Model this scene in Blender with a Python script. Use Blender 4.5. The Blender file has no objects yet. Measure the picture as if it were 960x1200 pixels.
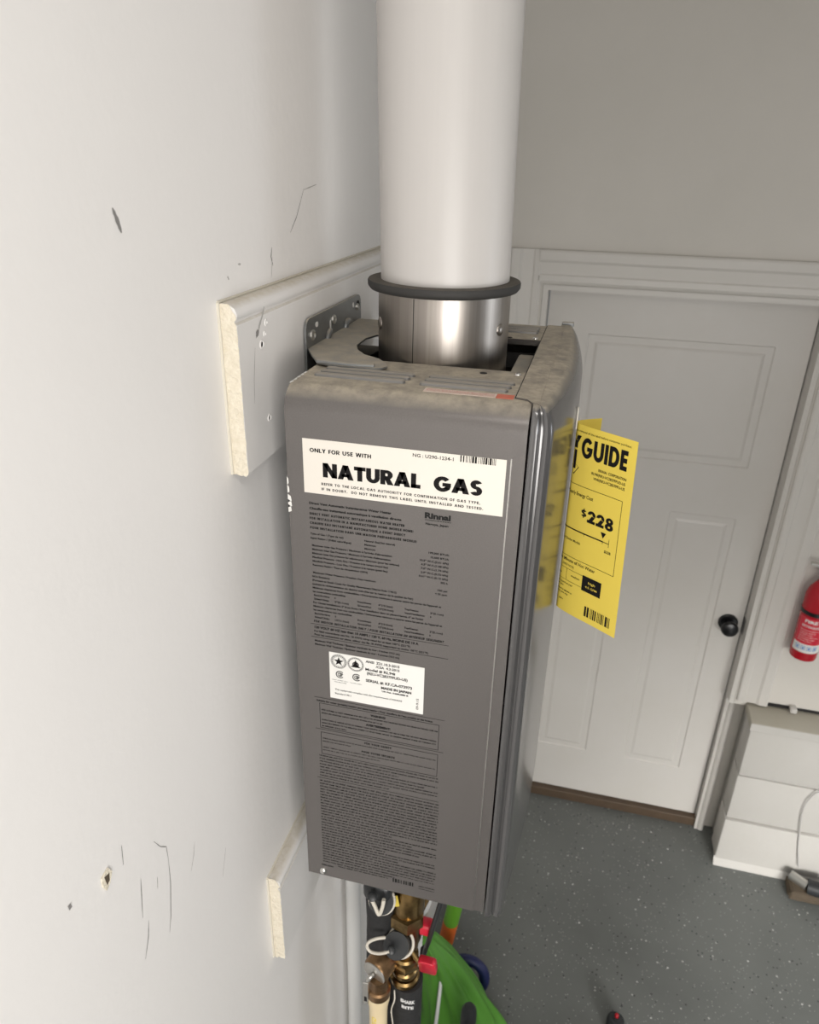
import bpy, bmesh, math, random
from mathutils import Vector, Matrix
random.seed(7)
PI = math.pi
SC = bpy.context.scene
COL = SC.collection

# ---------------------------------------------------------------- camera
cam_data = bpy.data.cameras.new('camera')
cam = bpy.data.objects.new('camera', cam_data)
COL.objects.link(cam)
cam_data.sensor_fit = 'HORIZONTAL'
cam_data.sensor_width = 36.0
cam_data.lens = 872.257 / 960 * 36.0
cam_data.clip_start = 0.01
right = Vector((0.968757, 0.247161, 0.02051))
down = Vector((0.12378, -0.41018, -0.903565))
fwd = Vector((-0.214913, 0.877874, -0.427959))
M = Matrix((right, -down, -fwd)).transposed().to_4x4()
M.translation = Vector((0.29316, -0.565, 2.41761))
cam.matrix_world = M
cam_data.dof.use_dof = True
cam_data.dof.focus_distance = 0.68
cam_data.dof.aperture_fstop = 16.0
SC.camera = cam

# ---------------------------------------------------------------- world, lights, exposure
SC.view_settings.view_transform = 'Standard'
SC.view_settings.look = 'None'
SC.view_settings.gamma = 1.0
SC.view_settings.use_curve_mapping = False
SC.view_settings.exposure = 0.22
world = bpy.data.worlds.new('world')
SC.world = world
world.use_nodes = True
bg = world.node_tree.nodes['Background']
bg.inputs['Color'].default_value = (0.80, 0.88, 1.0, 1)
bg.inputs['Strength'].default_value = 0.3

def area(name, loc, target, sx, sy, watts, color):
    d = bpy.data.lights.new(name, 'AREA')
    d.shape = 'RECTANGLE'; d.size = sx; d.size_y = sy
    d.energy = watts; d.color = color
    o = bpy.data.objects.new(name, d); COL.objects.link(o)
    o.location = loc
    o.rotation_euler = (Vector(target) - Vector(loc)).to_track_quat('-Z', 'Y').to_euler()
    return o
# added fill light in a made-up window behind the camera, ceiling lamp, low daylight from the open garage door, side window
area('added_rear_fill', (0.85, -1.48, 1.9), (0.5, 0.1, 1.9), 0.80, 0.80, 18, (1.0, 0.97, 0.925))
area('ceiling_lamp_light', (0.5, -0.8, 2.94), (0.5, -0.8, 0), 0.6, 0.2, 5.0, (1.0, 0.96, 0.90))
g = area('garage_door_daylight', (2.4, -3.2, 1.8), (1.1, 1.8, -1.0), 2.6, 0.8, 32, (1.0, 0.985, 0.95))
g.data.spread = 0.8
area('side_window_daylight', (4.35, 0.9, 1.75), (0, 0.9, 1.75), 1.2, 1.0, 14, (0.90, 0.95, 1.0))

# ---------------------------------------------------------------- materials
def mat(name, col, rough=0.6, metal=0.0, spec=0.5, var=0.0, vscale=8.0, vcol=None, bump=0.0, bscale=200.0,
        stretch=(1, 1, 1), coat=0.0, alpha=None, emis=None):
    m = bpy.data.materials.new(name); m.use_nodes = True
    nt = m.node_tree; N = nt.nodes; L = nt.links
    b = N['Principled BSDF']
    b.inputs['Base Color'].default_value = (*col, 1)
    b.inputs['Roughness'].default_value = rough
    b.inputs['Metallic'].default_value = metal
    b.inputs['Specular IOR Level'].default_value = spec
    b.inputs['Coat Weight'].default_value = coat
    b.inputs['Coat Roughness'].default_value = 0.08
    tc = N.new('ShaderNodeTexCoord'); mp = N.new('ShaderNodeMapping')
    L.new(tc.outputs['Object'], mp.inputs['Vector']); mp.inputs['Scale'].default_value = stretch
    if var > 0:
        n = N.new('ShaderNodeTexNoise'); n.inputs['Scale'].default_value = vscale; n.inputs['Detail'].default_value = 6
        n.inputs['Roughness'].default_value = 0.6
        L.new(mp.outputs[0], n.inputs['Vector'])
        r = N.new('ShaderNodeMapRange'); r.inputs['From Min'].default_value = 0.35; r.inputs['From Max'].default_value = 0.7
        r.inputs['To Min'].default_value = 0; r.inputs['To Max'].default_value = var
        L.new(n.outputs['Fac'], r.inputs['Value'])
        x = N.new('ShaderNodeMix'); x.data_type = 'RGBA'
        x.inputs[6].default_value = (*col, 1)
        vc = vcol if vcol else tuple(c * 0.6 for c in col)
        x.inputs[7].default_value = (*vc, 1)
        L.new(r.outputs[0], x.inputs[0]); L.new(x.outputs[2], b.inputs['Base Color'])
    if bump > 0:
        n2 = N.new('ShaderNodeTexNoise'); n2.inputs['Scale'].default_value = bscale; n2.inputs['Detail'].default_value = 4
        L.new(mp.outputs[0], n2.inputs['Vector'])
        bp = N.new('ShaderNodeBump'); bp.inputs['Strength'].default_value = bump; bp.inputs['Distance'].default_value = 0.002
        L.new(n2.outputs['Fac'], bp.inputs['Height']); L.new(bp.outputs[0], b.inputs['Normal'])
    if emis:
        b.inputs['Emission Color'].default_value = (*emis[0], 1); b.inputs['Emission Strength'].default_value = emis[1]
    return m

def dusty(m, dust=(0.47, 0.415, 0.33), amount=0.97, scale=80.0):
    """real dust lying on surfaces that face up"""
    nt = m.node_tree; N = nt.nodes; L = nt.links; b = N['Principled BSDF']
    g = N.new('ShaderNodeNewGeometry'); s = N.new('ShaderNodeSeparateXYZ'); L.new(g.outputs['Normal'], s.inputs[0])
    r = N.new('ShaderNodeMapRange'); r.inputs['From Min'].default_value = 0.55; r.inputs['From Max'].default_value = 0.97
    L.new(s.outputs['Z'], r.inputs['Value'])
    n = N.new('ShaderNodeTexNoise'); n.inputs['Scale'].default_value = scale; n.inputs['Detail'].default_value = 8
    n.inputs['Roughness'].default_value = 0.7
    L.new(g.outputs['Position'], n.inputs['Vector'])
    r2 = N.new('ShaderNodeMapRange'); r2.inputs['From Min'].default_value = 0.3; r2.inputs['From Max'].default_value = 0.6
    r2.inputs['To Min'].default_value = 0.35; r2.inputs['To Max'].default_value = amount
    L.new(n.outputs['Fac'], r2.inputs['Value'])
    mu = N.new('ShaderNodeMath'); mu.operation = 'MULTIPLY'; L.new(r.outputs[0], mu.inputs[0]); L.new(r2.outputs[0], mu.inputs[1])
    x = N.new('ShaderNodeMix'); x.data_type = 'RGBA'
    if b.inputs['Base Color'].links:
        L.new(b.inputs['Base Color'].links[0].from_socket, x.inputs[6])
    else:
        x.inputs[6].default_value = b.inputs['Base Color'].default_value
    x.inputs[7].default_value = (*dust, 1)
    L.new(mu.outputs[0], x.inputs[0]); L.new(x.outputs[2], b.inputs['Base Color'])
    for key, to in (('Roughness', 0.95), ('Metallic', 0.0), ('Coat Weight', 0.0)):
        k = N.new('ShaderNodeMix'); k.data_type = 'FLOAT'
        k.inputs[2].default_value = b.inputs[key].default_value; k.inputs[3].default_value = to
        L.new(mu.outputs[0], k.inputs[0]); L.new(k.outputs[0], b.inputs[key])
    return m

MT = {}
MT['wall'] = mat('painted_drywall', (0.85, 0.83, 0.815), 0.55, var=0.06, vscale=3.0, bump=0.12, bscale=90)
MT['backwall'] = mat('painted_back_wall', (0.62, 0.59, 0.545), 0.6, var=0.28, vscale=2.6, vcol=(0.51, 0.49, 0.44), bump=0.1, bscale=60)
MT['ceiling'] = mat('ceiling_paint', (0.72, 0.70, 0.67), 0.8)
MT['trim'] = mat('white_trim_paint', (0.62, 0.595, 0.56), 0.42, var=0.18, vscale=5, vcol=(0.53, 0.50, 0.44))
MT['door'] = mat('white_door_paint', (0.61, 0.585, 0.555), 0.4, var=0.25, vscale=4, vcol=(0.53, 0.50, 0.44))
MT['board'] = mat('white_board_paint', (0.82, 0.80, 0.785), 0.34, var=0.1, vscale=14, bump=0.05, bscale=60)
MT['board_dusty'] = dusty(mat('dusty_board_paint', (0.82, 0.80, 0.785), 0.34, var=0.1, vscale=14), (0.58, 0.53, 0.44), 0.9, 110)
MT['raw'] = mat('raw_cut_fibreboard', (0.80, 0.74, 0.62), 0.95, var=0.5, vscale=160, vcol=(0.62, 0.55, 0.42), bump=1.0, bscale=350)
MT['caulk'] = mat('old_caulk_line', (0.66, 0.62, 0.53), 0.7)
MT['block'] = mat('painted_block', (0.54, 0.52, 0.49), 0.7, var=0.35, vscale=7, vcol=(0.50, 0.48, 0.44), bump=0.5, bscale=45)
MT['ledge'] = mat('dirty_ledge_paint', (0.50, 0.47, 0.40), 0.75, var=0.5, vscale=5, vcol=(0.40, 0.37, 0.29), bump=0.3, bscale=60)
MT['threshold'] = mat('dark_wood_threshold', (0.085, 0.055, 0.033), 0.6, var=0.5, vscale=20)
MT['dark'] = mat('black_void', (0.012, 0.011, 0.011), 0.8)
MT['heater'] = mat('grey_metallic_paint', (0.148, 0.137, 0.132), 0.32, metal=0.5, var=0.12, vscale=900, vcol=(0.30, 0.29, 0.28))
MT['heater_top'] = dusty(mat('dusty_metallic_paint', (0.148, 0.137, 0.132), 0.32, metal=0.5, var=0.12, vscale=900, vcol=(0.30, 0.29, 0.28)))
MT['louvre'] = dusty(mat('worn_louvre_paint', (0.24, 0.235, 0.23), 0.3, metal=0.5), amount=0.5)
MT['gloss'] = dusty(mat('glossy_grey_cover', (0.135, 0.133, 0.135), 0.2, metal=0.6))
MT['zinc'] = dusty(mat('galvanised_steel', (0.27, 0.28, 0.285), 0.38, metal=0.75, var=0.3, vscale=60), amount=0.85)
MT['steel'] = mat('brushed_stainless', (0.40, 0.37, 0.34), 0.36, metal=1.0, var=0.6, vscale=10, vcol=(0.24, 0.215, 0.20), stretch=(14, 14, 0.15))
MT['screw'] = mat('bright_screw', (0.75, 0.74, 0.72), 0.22, metal=1.0)
MT['pipe'] = mat('white_vent_pipe', (0.545, 0.525, 0.51), 0.38, var=0.06, vscale=6, stretch=(20, 20, 0.3))
MT['rubber'] = dusty(mat('dark_rubber', (0.03, 0.029, 0.028), 0.7), (0.12, 0.105, 0.085), 0.8, 160)
MT['ink'] = mat('black_ink', (0.010, 0.009, 0.009), 0.7, spec=0.15)
MT['softink'] = mat('dark_grey_ink', (0.015, 0.0145, 0.0145), 0.6, spec=0.2)
MT['paper'] = mat('cream_label_paper', (0.74, 0.70, 0.635), 0.5)
MT['paper2'] = mat('white_label_paper', (0.76, 0.75, 0.72), 0.5)
MT['yellow'] = mat('yellow_tag_paper', (0.80, 0.62, 0.10), 0.45, spec=0.4)
MT['red_sticker'] = mat('faded_red_sticker', (0.62, 0.17, 0.11), 0.55)
MT['pale_sticker'] = mat('faded_pink_sticker', (0.74, 0.63, 0.56), 0.6, var=0.5, vscale=260, vcol=(0.60, 0.38, 0.31))
MT['scuff'] = mat('dark_scuff', (0.24, 0.23, 0.225), 0.8)
MT['faint'] = mat('faint_scuff', (0.47, 0.455, 0.44), 0.8)
MT['knob'] = mat('black_knob', (0.006, 0.006, 0.007), 0.3)
MT['brass'] = mat('tarnished_brass', (0.36, 0.24, 0.10), 0.28, metal=1.0, var=0.8, vscale=50, vcol=(0.10, 0.065, 0.03))
MT['brass2'] = mat('dull_bronze', (0.34, 0.21, 0.11), 0.34, metal=0.9, var=0.8, vscale=50, vcol=(0.14, 0.085, 0.045))
MT['foam'] = mat('black_pipe_foam', (0.018, 0.018, 0.019), 0.7, bump=0.8, bscale=60)
MT['blackplastic'] = mat('black_plastic', (0.022, 0.024, 0.026), 0.4)
MT['cream'] = mat('cream_plastic_pipe', (0.80, 0.66, 0.42), 0.4)
MT['strap'] = mat('pale_plastic_strap', (0.66, 0.62, 0.54), 0.45)
MT['redplastic'] = mat('red_plastic', (0.62, 0.02, 0.045), 0.28)
MT['whiteplastic'] = mat('white_plastic', (0.74, 0.74, 0.73), 0.4)
MT['silver'] = mat('silver_metal', (0.55, 0.54, 0.51), 0.35, metal=0.9)
MT['green'] = mat('green_fabric', (0.10, 0.31, 0.035), 0.5, var=0.35, vscale=5, vcol=(0.06, 0.2, 0.02))
MT['orange'] = mat('orange_foam', (0.85, 0.17, 0.03), 0.6)
MT['limefoam'] = mat('green_foam', (0.16, 0.42, 0.035), 0.6)
MT['navy'] = mat('navy_plastic', (0.012, 0.018, 0.09), 0.45)
MT['ext_red'] = mat('red_enamel', (0.42, 0.005, 0.015), 0.25)
MT['blue'] = mat('blue_print', (0.12, 0.26, 0.55), 0.5)
MT['brown'] = mat('rough_brown_wood', (0.10, 0.075, 0.05), 0.9, var=0.7, vscale=20, bump=0.8, bscale=60)

def floor_mat():
    m = bpy.data.materials.new('epoxy_flake_floor'); m.use_nodes = True
    nt = m.node_tree; N = nt.nodes; L = nt.links; b = N['Principled BSDF']
    tc = N.new('ShaderNodeTexCoord')
    base = N.new('ShaderNodeTexNoise'); base.inputs['Scale'].default_value = 2.5; base.inputs['Detail'].default_value = 5
    L.new(tc.outputs['Object'], base.inputs['Vector'])
    r0 = N.new('ShaderNodeMapRange'); r0.inputs['From Min'].default_value = 0.35; r0.inputs['From Max'].default_value = 0.7
    L.new(base.outputs['Fac'], r0.inputs['Value'])
    c0 = N.new('ShaderNodeMix'); c0.data_type = 'RGBA'
    c0.inputs[6].default_value = (0.150, 0.158, 0.150, 1); c0.inputs[7].default_value = (0.112, 0.118, 0.112, 1)
    L.new(r0.outputs[0], c0.inputs[0])
    prev = c0.outputs[2]
    for i, (sc, th, keep, col) in enumerate([(60, 0.20, 0.90, (0.42, 0.42, 0.40, 1)), (75, 0.22, 0.86, (0.04, 0.04, 0.043, 1)),
                                             (140, 0.28, 0.84, (0.28, 0.29, 0.28, 1)), (34, 0.11, 0.86, (0.6, 0.6, 0.58, 1))]):
        v = N.new('ShaderNodeTexVoronoi'); v.inputs['Scale'].default_value = sc
        ad = N.new('ShaderNodeVectorMath'); ad.operation = 'ADD'; ad.inputs[1].default_value = (i * 3.7, i * 1.3, 0)
        L.new(tc.outputs['Object'], ad.inputs[0]); L.new(ad.outputs[0], v.inputs['Vector'])
        lt = N.new('ShaderNodeMath'); lt.operation = 'LESS_THAN'; lt.inputs[1].default_value = th
        L.new(v.outputs['Distance'], lt.inputs[0])
        sp = N.new('ShaderNodeSeparateColor'); L.new(v.outputs['Color'], sp.inputs[0])
        gt = N.new('ShaderNodeMath'); gt.operation = 'GREATER_THAN'; gt.inputs[1].default_value = keep
        L.new(sp.outputs[0], gt.inputs[0])
        mu = N.new('ShaderNodeMath'); mu.operation = 'MULTIPLY'; L.new(lt.outputs[0], mu.inputs[0]); L.new(gt.outputs[0], mu.inputs[1])
        x = N.new('ShaderNodeMix'); x.data_type = 'RGBA'; x.inputs[7].default_value = col
        L.new(mu.outputs[0], x.inputs[0]); L.new(prev, x.inputs[6]); prev = x.outputs[2]
    L.new(prev, b.inputs['Base Color'])
    b.inputs['Roughness'].default_value = 0.5
    return m
MT['floor'] = floor_mat()

# ---------------------------------------------------------------- mesh helpers
def obj(name, bm, m, parent=None, smooth=None, label=None):
    me = bpy.data.meshes.new(name)
    bmesh.ops.recalc_face_normals(bm, faces=bm.faces) if bm.faces and smooth not in ('raw', 'flat') else None
    bm.to_mesh(me); bm.free()
    for x in (m if isinstance(m, (list, tuple)) else [m]):
        me.materials.append(MT[x])
    o = bpy.data.objects.new(name, me); COL.objects.link(o)
    if parent is not None: o.parent = parent; o.matrix_parent_inverse = Matrix.Translation(-parent.location) if parent.type == 'EMPTY' else Matrix()
    if smooth and smooth != 'flat':
        for p in me.polygons: p.use_smooth = True
        if smooth != 'raw':
            me.set_sharp_from_angle(angle=math.radians(smooth if smooth is not True else 40))
    if label: o['label'] = label
    return o
def thing(name, label, cat, loc=(0, 0, 0), group=None):
    o = bpy.data.objects.new(name, None); COL.objects.link(o)
    o.location = loc; o.empty_display_size = 0.05
    o['label'] = label; o['category'] = cat
    if group: o['group'] = group
    bpy.context.view_layer.update()
    return o
def tag(o, label, cat, group=None):
    o['label'] = label; o['category'] = cat
    if group: o['group'] = group
    return o
def struct(o):
    o['kind'] = 'structure'; return o

def box(bm, x0, x1, y0, y1, z0, z1, bev=0.0, seg=2, mi=0):
    r = bmesh.ops.create_cube(bm, size=1.0)
    vs = r['verts']
    for v in vs:
        v.co = Vector(((x0 + x1) / 2 + v.co.x * (x1 - x0), (y0 + y1) / 2 + v.co.y * (y1 - y0), (z0 + z1) / 2 + v.co.z * (z1 - z0)))
    fs = set(f for v in vs for f in v.link_faces)
    for f in fs: f.material_index = mi
    if bev > 0:
        es = list(set(e for v in vs for e in v.link_edges))
        bmesh.ops.bevel(bm, geom=es, offset=bev, segments=seg, affect='EDGES', profile=0.5)
    return bm
def BX(*a, **k): return box(bmesh.new(), *a, **k)
def ring_pts(c, ax, r, n, up=None):
    ax = Vector(ax).normalized()
    u = ax.orthogonal().normalized() if up is None else Vector(up); w = ax.cross(u).normalized(); u = w.cross(ax)
    return [Vector(c) + u * r * math.cos(2 * PI * i / n) + w * r * math.sin(2 * PI * i / n) for i in range(n)]
def loft(bm, rings, cap=True, closed=True, mi=0):
    R = [[bm.verts.new(p) for p in r] for r in rings]
    n = len(R[0])
    for a, b in zip(R, R[1:]):
        for i in range(n if closed else n - 1):
            j = (i + 1) % n
            try: bm.faces.new((a[i], a[j], b[j], b[i])).material_index = mi
            except ValueError: pass
    if cap:
        for r in (R[0], R[-1]):
            try: bm.faces.new(r).material_index = mi
            except ValueError: pass
    return bm
def lathe(bm, o, ax, prof, n=32, cap=True, mi=0):
    """prof: list of (distance along axis, radius)"""
    o = Vector(o); ax = Vector(ax).normalized()
    u = ax.orthogonal().normalized(); w = ax.cross(u)
    rings = [[o + ax * d + u * max(r, 1e-5) * math.cos(2 * PI * i / n) + w * max(r, 1e-5) * math.sin(2 * PI * i / n) for i in range(n)] for d, r in prof]
    return loft(bm, rings, cap, mi=mi)
def cyl(bm, a, b, r, r2=None, n=24, mi=0):
    a = Vector(a); b = Vector(b)
    return lathe(bm, a, b - a, [(0, r), ((b - a).length, r if r2 is None else r2)], n, mi=mi)
def tube(bm, pts, r, n=10, closed=False, mi=0):
    pts = [Vector(p) for p in pts]
    # catmull-rom smoothing
    P = []
    m = len(pts)
    if m > 2:
        for i in range(m if closed else m - 1):
            p0 = pts[(i - 1) % m] if closed or i > 0 else pts[0]; p1 = pts[i]; p2 = pts[(i + 1) % m]
            p3 = pts[(i + 2) % m] if closed or i + 2 < m else pts[-1]
            for k in range(6):
                t = k / 6
                P.append(0.5 * ((2 * p1) + (-p0 + p2) * t + (2 * p0 - 5 * p1 + 4 * p2 - p3) * t * t + (-p0 + 3 * p1 - 3 * p2 + p3) * t ** 3))
        if not closed: P.append(pts[-1])
    else: P = pts
    rings = []; up = None
    for i, p in enumerate(P):
        a = P[(i - 1) % len(P)] if (closed or i > 0) else P[0]; b = P[(i + 1) % len(P)] if (closed or i < len(P) - 1) else P[-1]
        t = (b - a).normalized()
        if up is None: up = t.orthogonal().normalized()
        up = (up - t * up.dot(t)).normalized(); w = t.cross(up)
        rings.append([p + up * r * math.cos(2 * PI * j / n) + w * r * math.sin(2 * PI * j / n) for j in range(n)])
    if closed: rings.append(rings[0])
    return loft(bm, rings, not closed, mi=mi)
def prism(bm, poly, f0, f1, mi=0):
    """poly of 2D points, f0/f1 map (a,b) -> 3D point of the two faces"""
    A = [bm.verts.new(f0(a, b)) for a, b in poly]; B = [bm.verts.new(f1(a, b)) for a, b in poly]
    n = len(poly)
    fa = bm.faces.new(A); fb = bm.faces.new(B[::-1]); fs = [fa, fb]
    for i in range(n):
        fs.append(bm.faces.new((A[i], A[(i + 1) % n], B[(i + 1) % n], B[i])))
    for f in fs: f.material_index = mi
    return bm
def rrect(x0, x1, y0, y1, r, n=5):
    out = []
    for cx, cy, a0 in ((x1 - r, y1 - r, 0), (x0 + r, y1 - r, 90), (x0 + r, y0 + r, 180), (x1 - r, y0 + r, 270)):
        for k in range(n + 1):
            a = math.radians(a0 + 90 * k / n); out.append((cx + r * math.cos(a), cy + r * math.sin(a)))
    return out

# ---------------------------------------------------------------- lettering
_tc = {}
def glyphs(body, bold=0.0, res=2):
    key = (body, bold, res)
    if key in _tc: return _tc[key]
    cu = bpy.data.curves.new('lettering_source', 'FONT'); cu.body = body; cu.size = 1.0
    cu.offset = bold; cu.resolution_u = res; cu.fill_mode = 'FRONT'
    o = bpy.data.objects.new('lettering_source', cu); COL.objects.link(o)
    dg = bpy.context.evaluated_depsgraph_get(); dg.update()
    me = o.evaluated_get(dg).to_mesh()
    vs = [(v.co.x, v.co.y) for v in me.vertices]; fs = [tuple(p.vertices) for p in me.polygons]
    o.evaluated_get(dg).to_mesh_clear()
    bpy.data.objects.remove(o); bpy.data.curves.remove(cu)
    _tc[key] = (vs, fs); return _tc[key]
def heavy(bm, word, x0, x1, zc, cap, fmap, t=.26, gap=.07, spacew=.42):
    """extra heavy geometric capitals and figures drawn from slabs and ring segments; widths in cap heights"""
    S = []; X = 0.0
    def poly(*p): S.append([(X + a, b) for a, b in p])
    def ring(cx, cy, rx, ry, a0, a1, th=None, tv=None):
        n = max(3, int(abs(a1 - a0) / 9)); th = th or t; tv = tv or t * .82
        for i in range(n):
            p, q = (math.radians(a0 + (a1 - a0) * k / n) for k in (i, i + 1))
            poly((cx + rx * math.cos(p), cy + ry * math.sin(p)), (cx + rx * math.cos(q), cy + ry * math.sin(q)),
                 (cx + (rx - th) * math.cos(q), cy + (ry - tv) * math.sin(q)), (cx + (rx - th) * math.cos(p), cy + (ry - tv) * math.sin(p)))
    def bar(a, b, c, d): poly((a, c), (b, c), (b, d), (a, d))
    h = t * .85
    for ch in word:
        if ch == 'N': w = .90; bar(0, t, 0, 1); bar(w - t, w, 0, 1); poly((0, 1), (t * 1.05, 1), (w, 0), (w - t * 1.05, 0))
        elif ch == 'A': w = 1.0; poly((0, 0), (t * 1.12, 0), (.5 + t * .55, 1), (.5 - t * .55, 1)); poly((w - t * 1.12, 0), (w, 0), (.5 + t * .55, 1), (.5 - t * .55, 1)); bar(.25, .75, .18, .18 + h * .8)
        elif ch == 'T': w = .72; bar(0, w, 1 - h, 1); bar(w / 2 - t / 2, w / 2 + t / 2, 0, 1)
        elif ch == 'U': w = .84; bar(0, t, .38, 1); bar(w - t, w, .38, 1); ring(w / 2, .40, w / 2, .41, 180, 360)
        elif ch == 'R': w = .80; bar(0, t, 0, 1); ring(.42, .685, .34, .315, -90, 90, tv=t * .72); bar(t * .9, .43, 1 - t * .72, 1); bar(t * .9, .43, .37, .37 + t * .72); poly((.26, .42), (.26 + t * 1.1, .42), (w + .02, 0), (w - t * 1.15, 0))
        elif ch == 'L': w = .58; bar(0, t, 0, 1); bar(0, w, 0, h)
        elif ch == 'G': w = .98; ring(.5, .5, .5, .52, 42, 325); bar(.50, w, .36, .36 + h * .9); poly((w - t, .40), (w, .40), (w - .06, .16), (w - t * 1.0 - .04, .20))
        elif ch == 'S': w = .68; ring(.34, .715, .33, .305, 25, 270, tv=t * .78); ring(.34, .300, .34, .315, -155, 90, tv=t * .78)
        elif ch == 'I': w = t; bar(0, t, 0, 1)
        elif ch == 'D': w = .84; bar(0, t, 0, 1); ring(.36, .5, .48, .5, -90, 90); bar(t * .9, .37, 1 - t * .82, 1); bar(t * .9, .37, 0, t * .82)
        elif ch == 'E': w = .58; bar(0, t, 0, 1); bar(0, w, 0, h); bar(0, w, 1 - h, 1); bar(0, w * .94, .5 - h / 2, .5 + h / 2)
        elif ch == 'Y': w = .86; poly((0, 1), (t * 1.15, 1), (w / 2 + t / 2, .42), (w / 2 - t / 2, .42)); poly((w, 1), (w - t * 1.15, 1), (w / 2 - t / 2, .42), (w / 2 + t / 2, .42)); bar(w / 2 - t / 2, w / 2 + t / 2, 0, .44)
        elif ch == '2': w = .66; ring(.33, .68, .33, .33, -20, 180, th=t * .9); poly((.62, .56), (.36, .60), (0, .0), (.34, .0)); bar(0, w, 0, h)
        elif ch == '8': w = .68; ring(.34, .735, .30, .275, 0, 360, th=t * .85, tv=t * .72); ring(.34, .275, .34, .29, 0, 360, th=t * .9, tv=t * .75)
        elif ch == '$': w = .62; ring(.31, .69, .30, .25, 25, 270, th=t * .8, tv=t * .66); ring(.31, .31, .31, .25, -155, 90, th=t * .8, tv=t * .66); bar(.31 - t * .22, .31 + t * .22, -.12, 1.12)
        elif ch == 'O': w = .98; ring(.49, .5, .49, .52, 0, 360)
        elif ch == 'C': w = .88; ring(.49, .5, .49, .52, 42, 318)
        elif ch == 'F': w = .54; bar(0, t, 0, 1); bar(0, w, 1 - h, 1); bar(0, w * .92, .46 - h / 2, .46 + h / 2)
        elif ch == 'H': w = .82; bar(0, t, 0, 1); bar(w - t, w, 0, 1); bar(t * .9, w - t * .9, .5 - h / 2, .5 + h / 2)
        elif ch == 'W': w = 1.30; [poly((a, 1), (a + t, 1), (b + t * .9, 0), (b, 0)) for a, b in ((0, .22), (.52, .22), (.52, .84), (w - t, .84))]
        elif ch == 'M': w = 1.05; bar(0, t, 0, 1); bar(w - t, w, 0, 1); poly((0, 1), (t, 1), (w / 2 + t * .4, .1), (w / 2 - t * .4, .1)); poly((w, 1), (w - t, 1), (w / 2 - t * .4, .1), (w / 2 + t * .4, .1))
        elif ch == 'V': w = .92; poly((0, 1), (t * 1.1, 1), (w / 2 + t * .5, 0), (w / 2 - t * .5, 0)); poly((w, 1), (w - t * 1.1, 1), (w / 2 - t * .5, 0), (w / 2 + t * .5, 0))
        elif ch == 'P': w = .72; bar(0, t, 0, 1); ring(.40, .685, .32, .315, -90, 90, tv=t * .72); bar(t * .9, .41, 1 - t * .72, 1); bar(t * .9, .41, .37, .37 + t * .72)
        elif ch == 'B': w = .72; bar(0, t, 0, 1); ring(.38, .735, .28, .265, -90, 90, tv=t * .7); ring(.40, .27, .32, .27, -90, 90, tv=t * .7); [bar(t * .9, .40, y, y + t * .7) for y in (0, .47, 1 - t * .7)]
        elif ch == 'Q': w = .98; ring(.49, .5, .49, .52, 0, 360); poly((.5, .35), (.7, .35), (1.0, -.05), (.75, -.05))
        elif ch == 'X': w = .86; poly((0, 1), (t, 1), (w, 0), (w - t, 0)); poly((0, 0), (t, 0), (w, 1), (w - t, 1))
        elif ch in '.,': w = t; bar(0, t, 0 if ch == '.' else -.15, t)
        elif ch in '()/': w = .30; c = .0 if ch == ')' else .14; poly((c, 1.05), (c + t * .8, 1.05), (.30 - c if ch != '/' else t * .8, -.1), (.30 - c - t * .8 if ch != '/' else 0, -.1)) if ch == '/' else ring(.30 if ch == '(' else 0, .48, .28, .62, 100 if ch == '(' else -80, 260 if ch == '(' else 80, th=t * .8)
        elif ch in 'ÉÀ': 
            w = .58 if ch == 'É' else .9
            if ch == 'É': bar(0, t, 0, 1); bar(0, w, 0, h); bar(0, w, 1 - h, 1); bar(0, w * .94, .5 - h / 2, .5 + h / 2); poly((.2, 1.08), (.35, 1.08), (.55, 1.3), (.38, 1.3))
            else: poly((0, 0), (t, 0), (.45 + t * .5, 1), (.45 - t * .5, 1)); poly((w - t, 0), (w, 0), (.45 + t * .5, 1), (.45 - t * .5, 1)); bar(.2, .7, .18, .18 + h * .8)
        else: X += spacew; continue
        X += w + gap
    X -= gap; s_ = cap; sx = (x1 - x0) / X
    for p in S: bm.faces.new([bm.verts.new(fmap(x0 + a * sx, zc - cap / 2 + b * s_)) for a, b in p])
capv, _ = glyphs('H'); CAP = max(v[1] for v in capv)
def put(bm, body, x0, x1, zc, cap, fmap, bold=0.0, align=None, shear=0.0, res=2, mi=0):
    """text laid into a plane: x0..x1 wide, centred on zc with the given capital height"""
    vs, fs = glyphs(body, bold, res)
    if not vs: return
    a = min(v[0] for v in vs); b = max(v[0] for v in vs)
    s = cap / CAP
    sx = (x1 - x0) / (b - a) if x1 is not None else s
    V = [bm.verts.new(fmap(x0 + (x - a) * sx + shear * y * s, zc - cap / 2 + y * s)) for x, y in vs]
    for f in fs:
        try:
            q = bm.faces.new([V[i] for i in f]); q.material_index = mi
        except ValueError: pass
def quad(bm, x0, x1, z0, z1, fmap, mi=0, nx=1):
    for i in range(nx):
        a = x0 + (x1 - x0) * i / nx; b = x0 + (x1 - x0) * (i + 1) / nx
        f = bm.faces.new([bm.verts.new(fmap(*p)) for p in ((a, z0), (b, z0), (b, z1), (a, z1))]); f.material_index = mi
def frame(bm, x0, x1, z0, z1, t, fmap, nx=1, mi=0):
    quad(bm, x0, x1, z0, z0 + t, fmap, mi, nx); quad(bm, x0, x1, z1 - t, z1, fmap, mi, nx)
    quad(bm, x0, x0 + t, z0, z1, fmap, mi); quad(bm, x1 - t, x1, z0, z1, fmap, mi)
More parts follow.
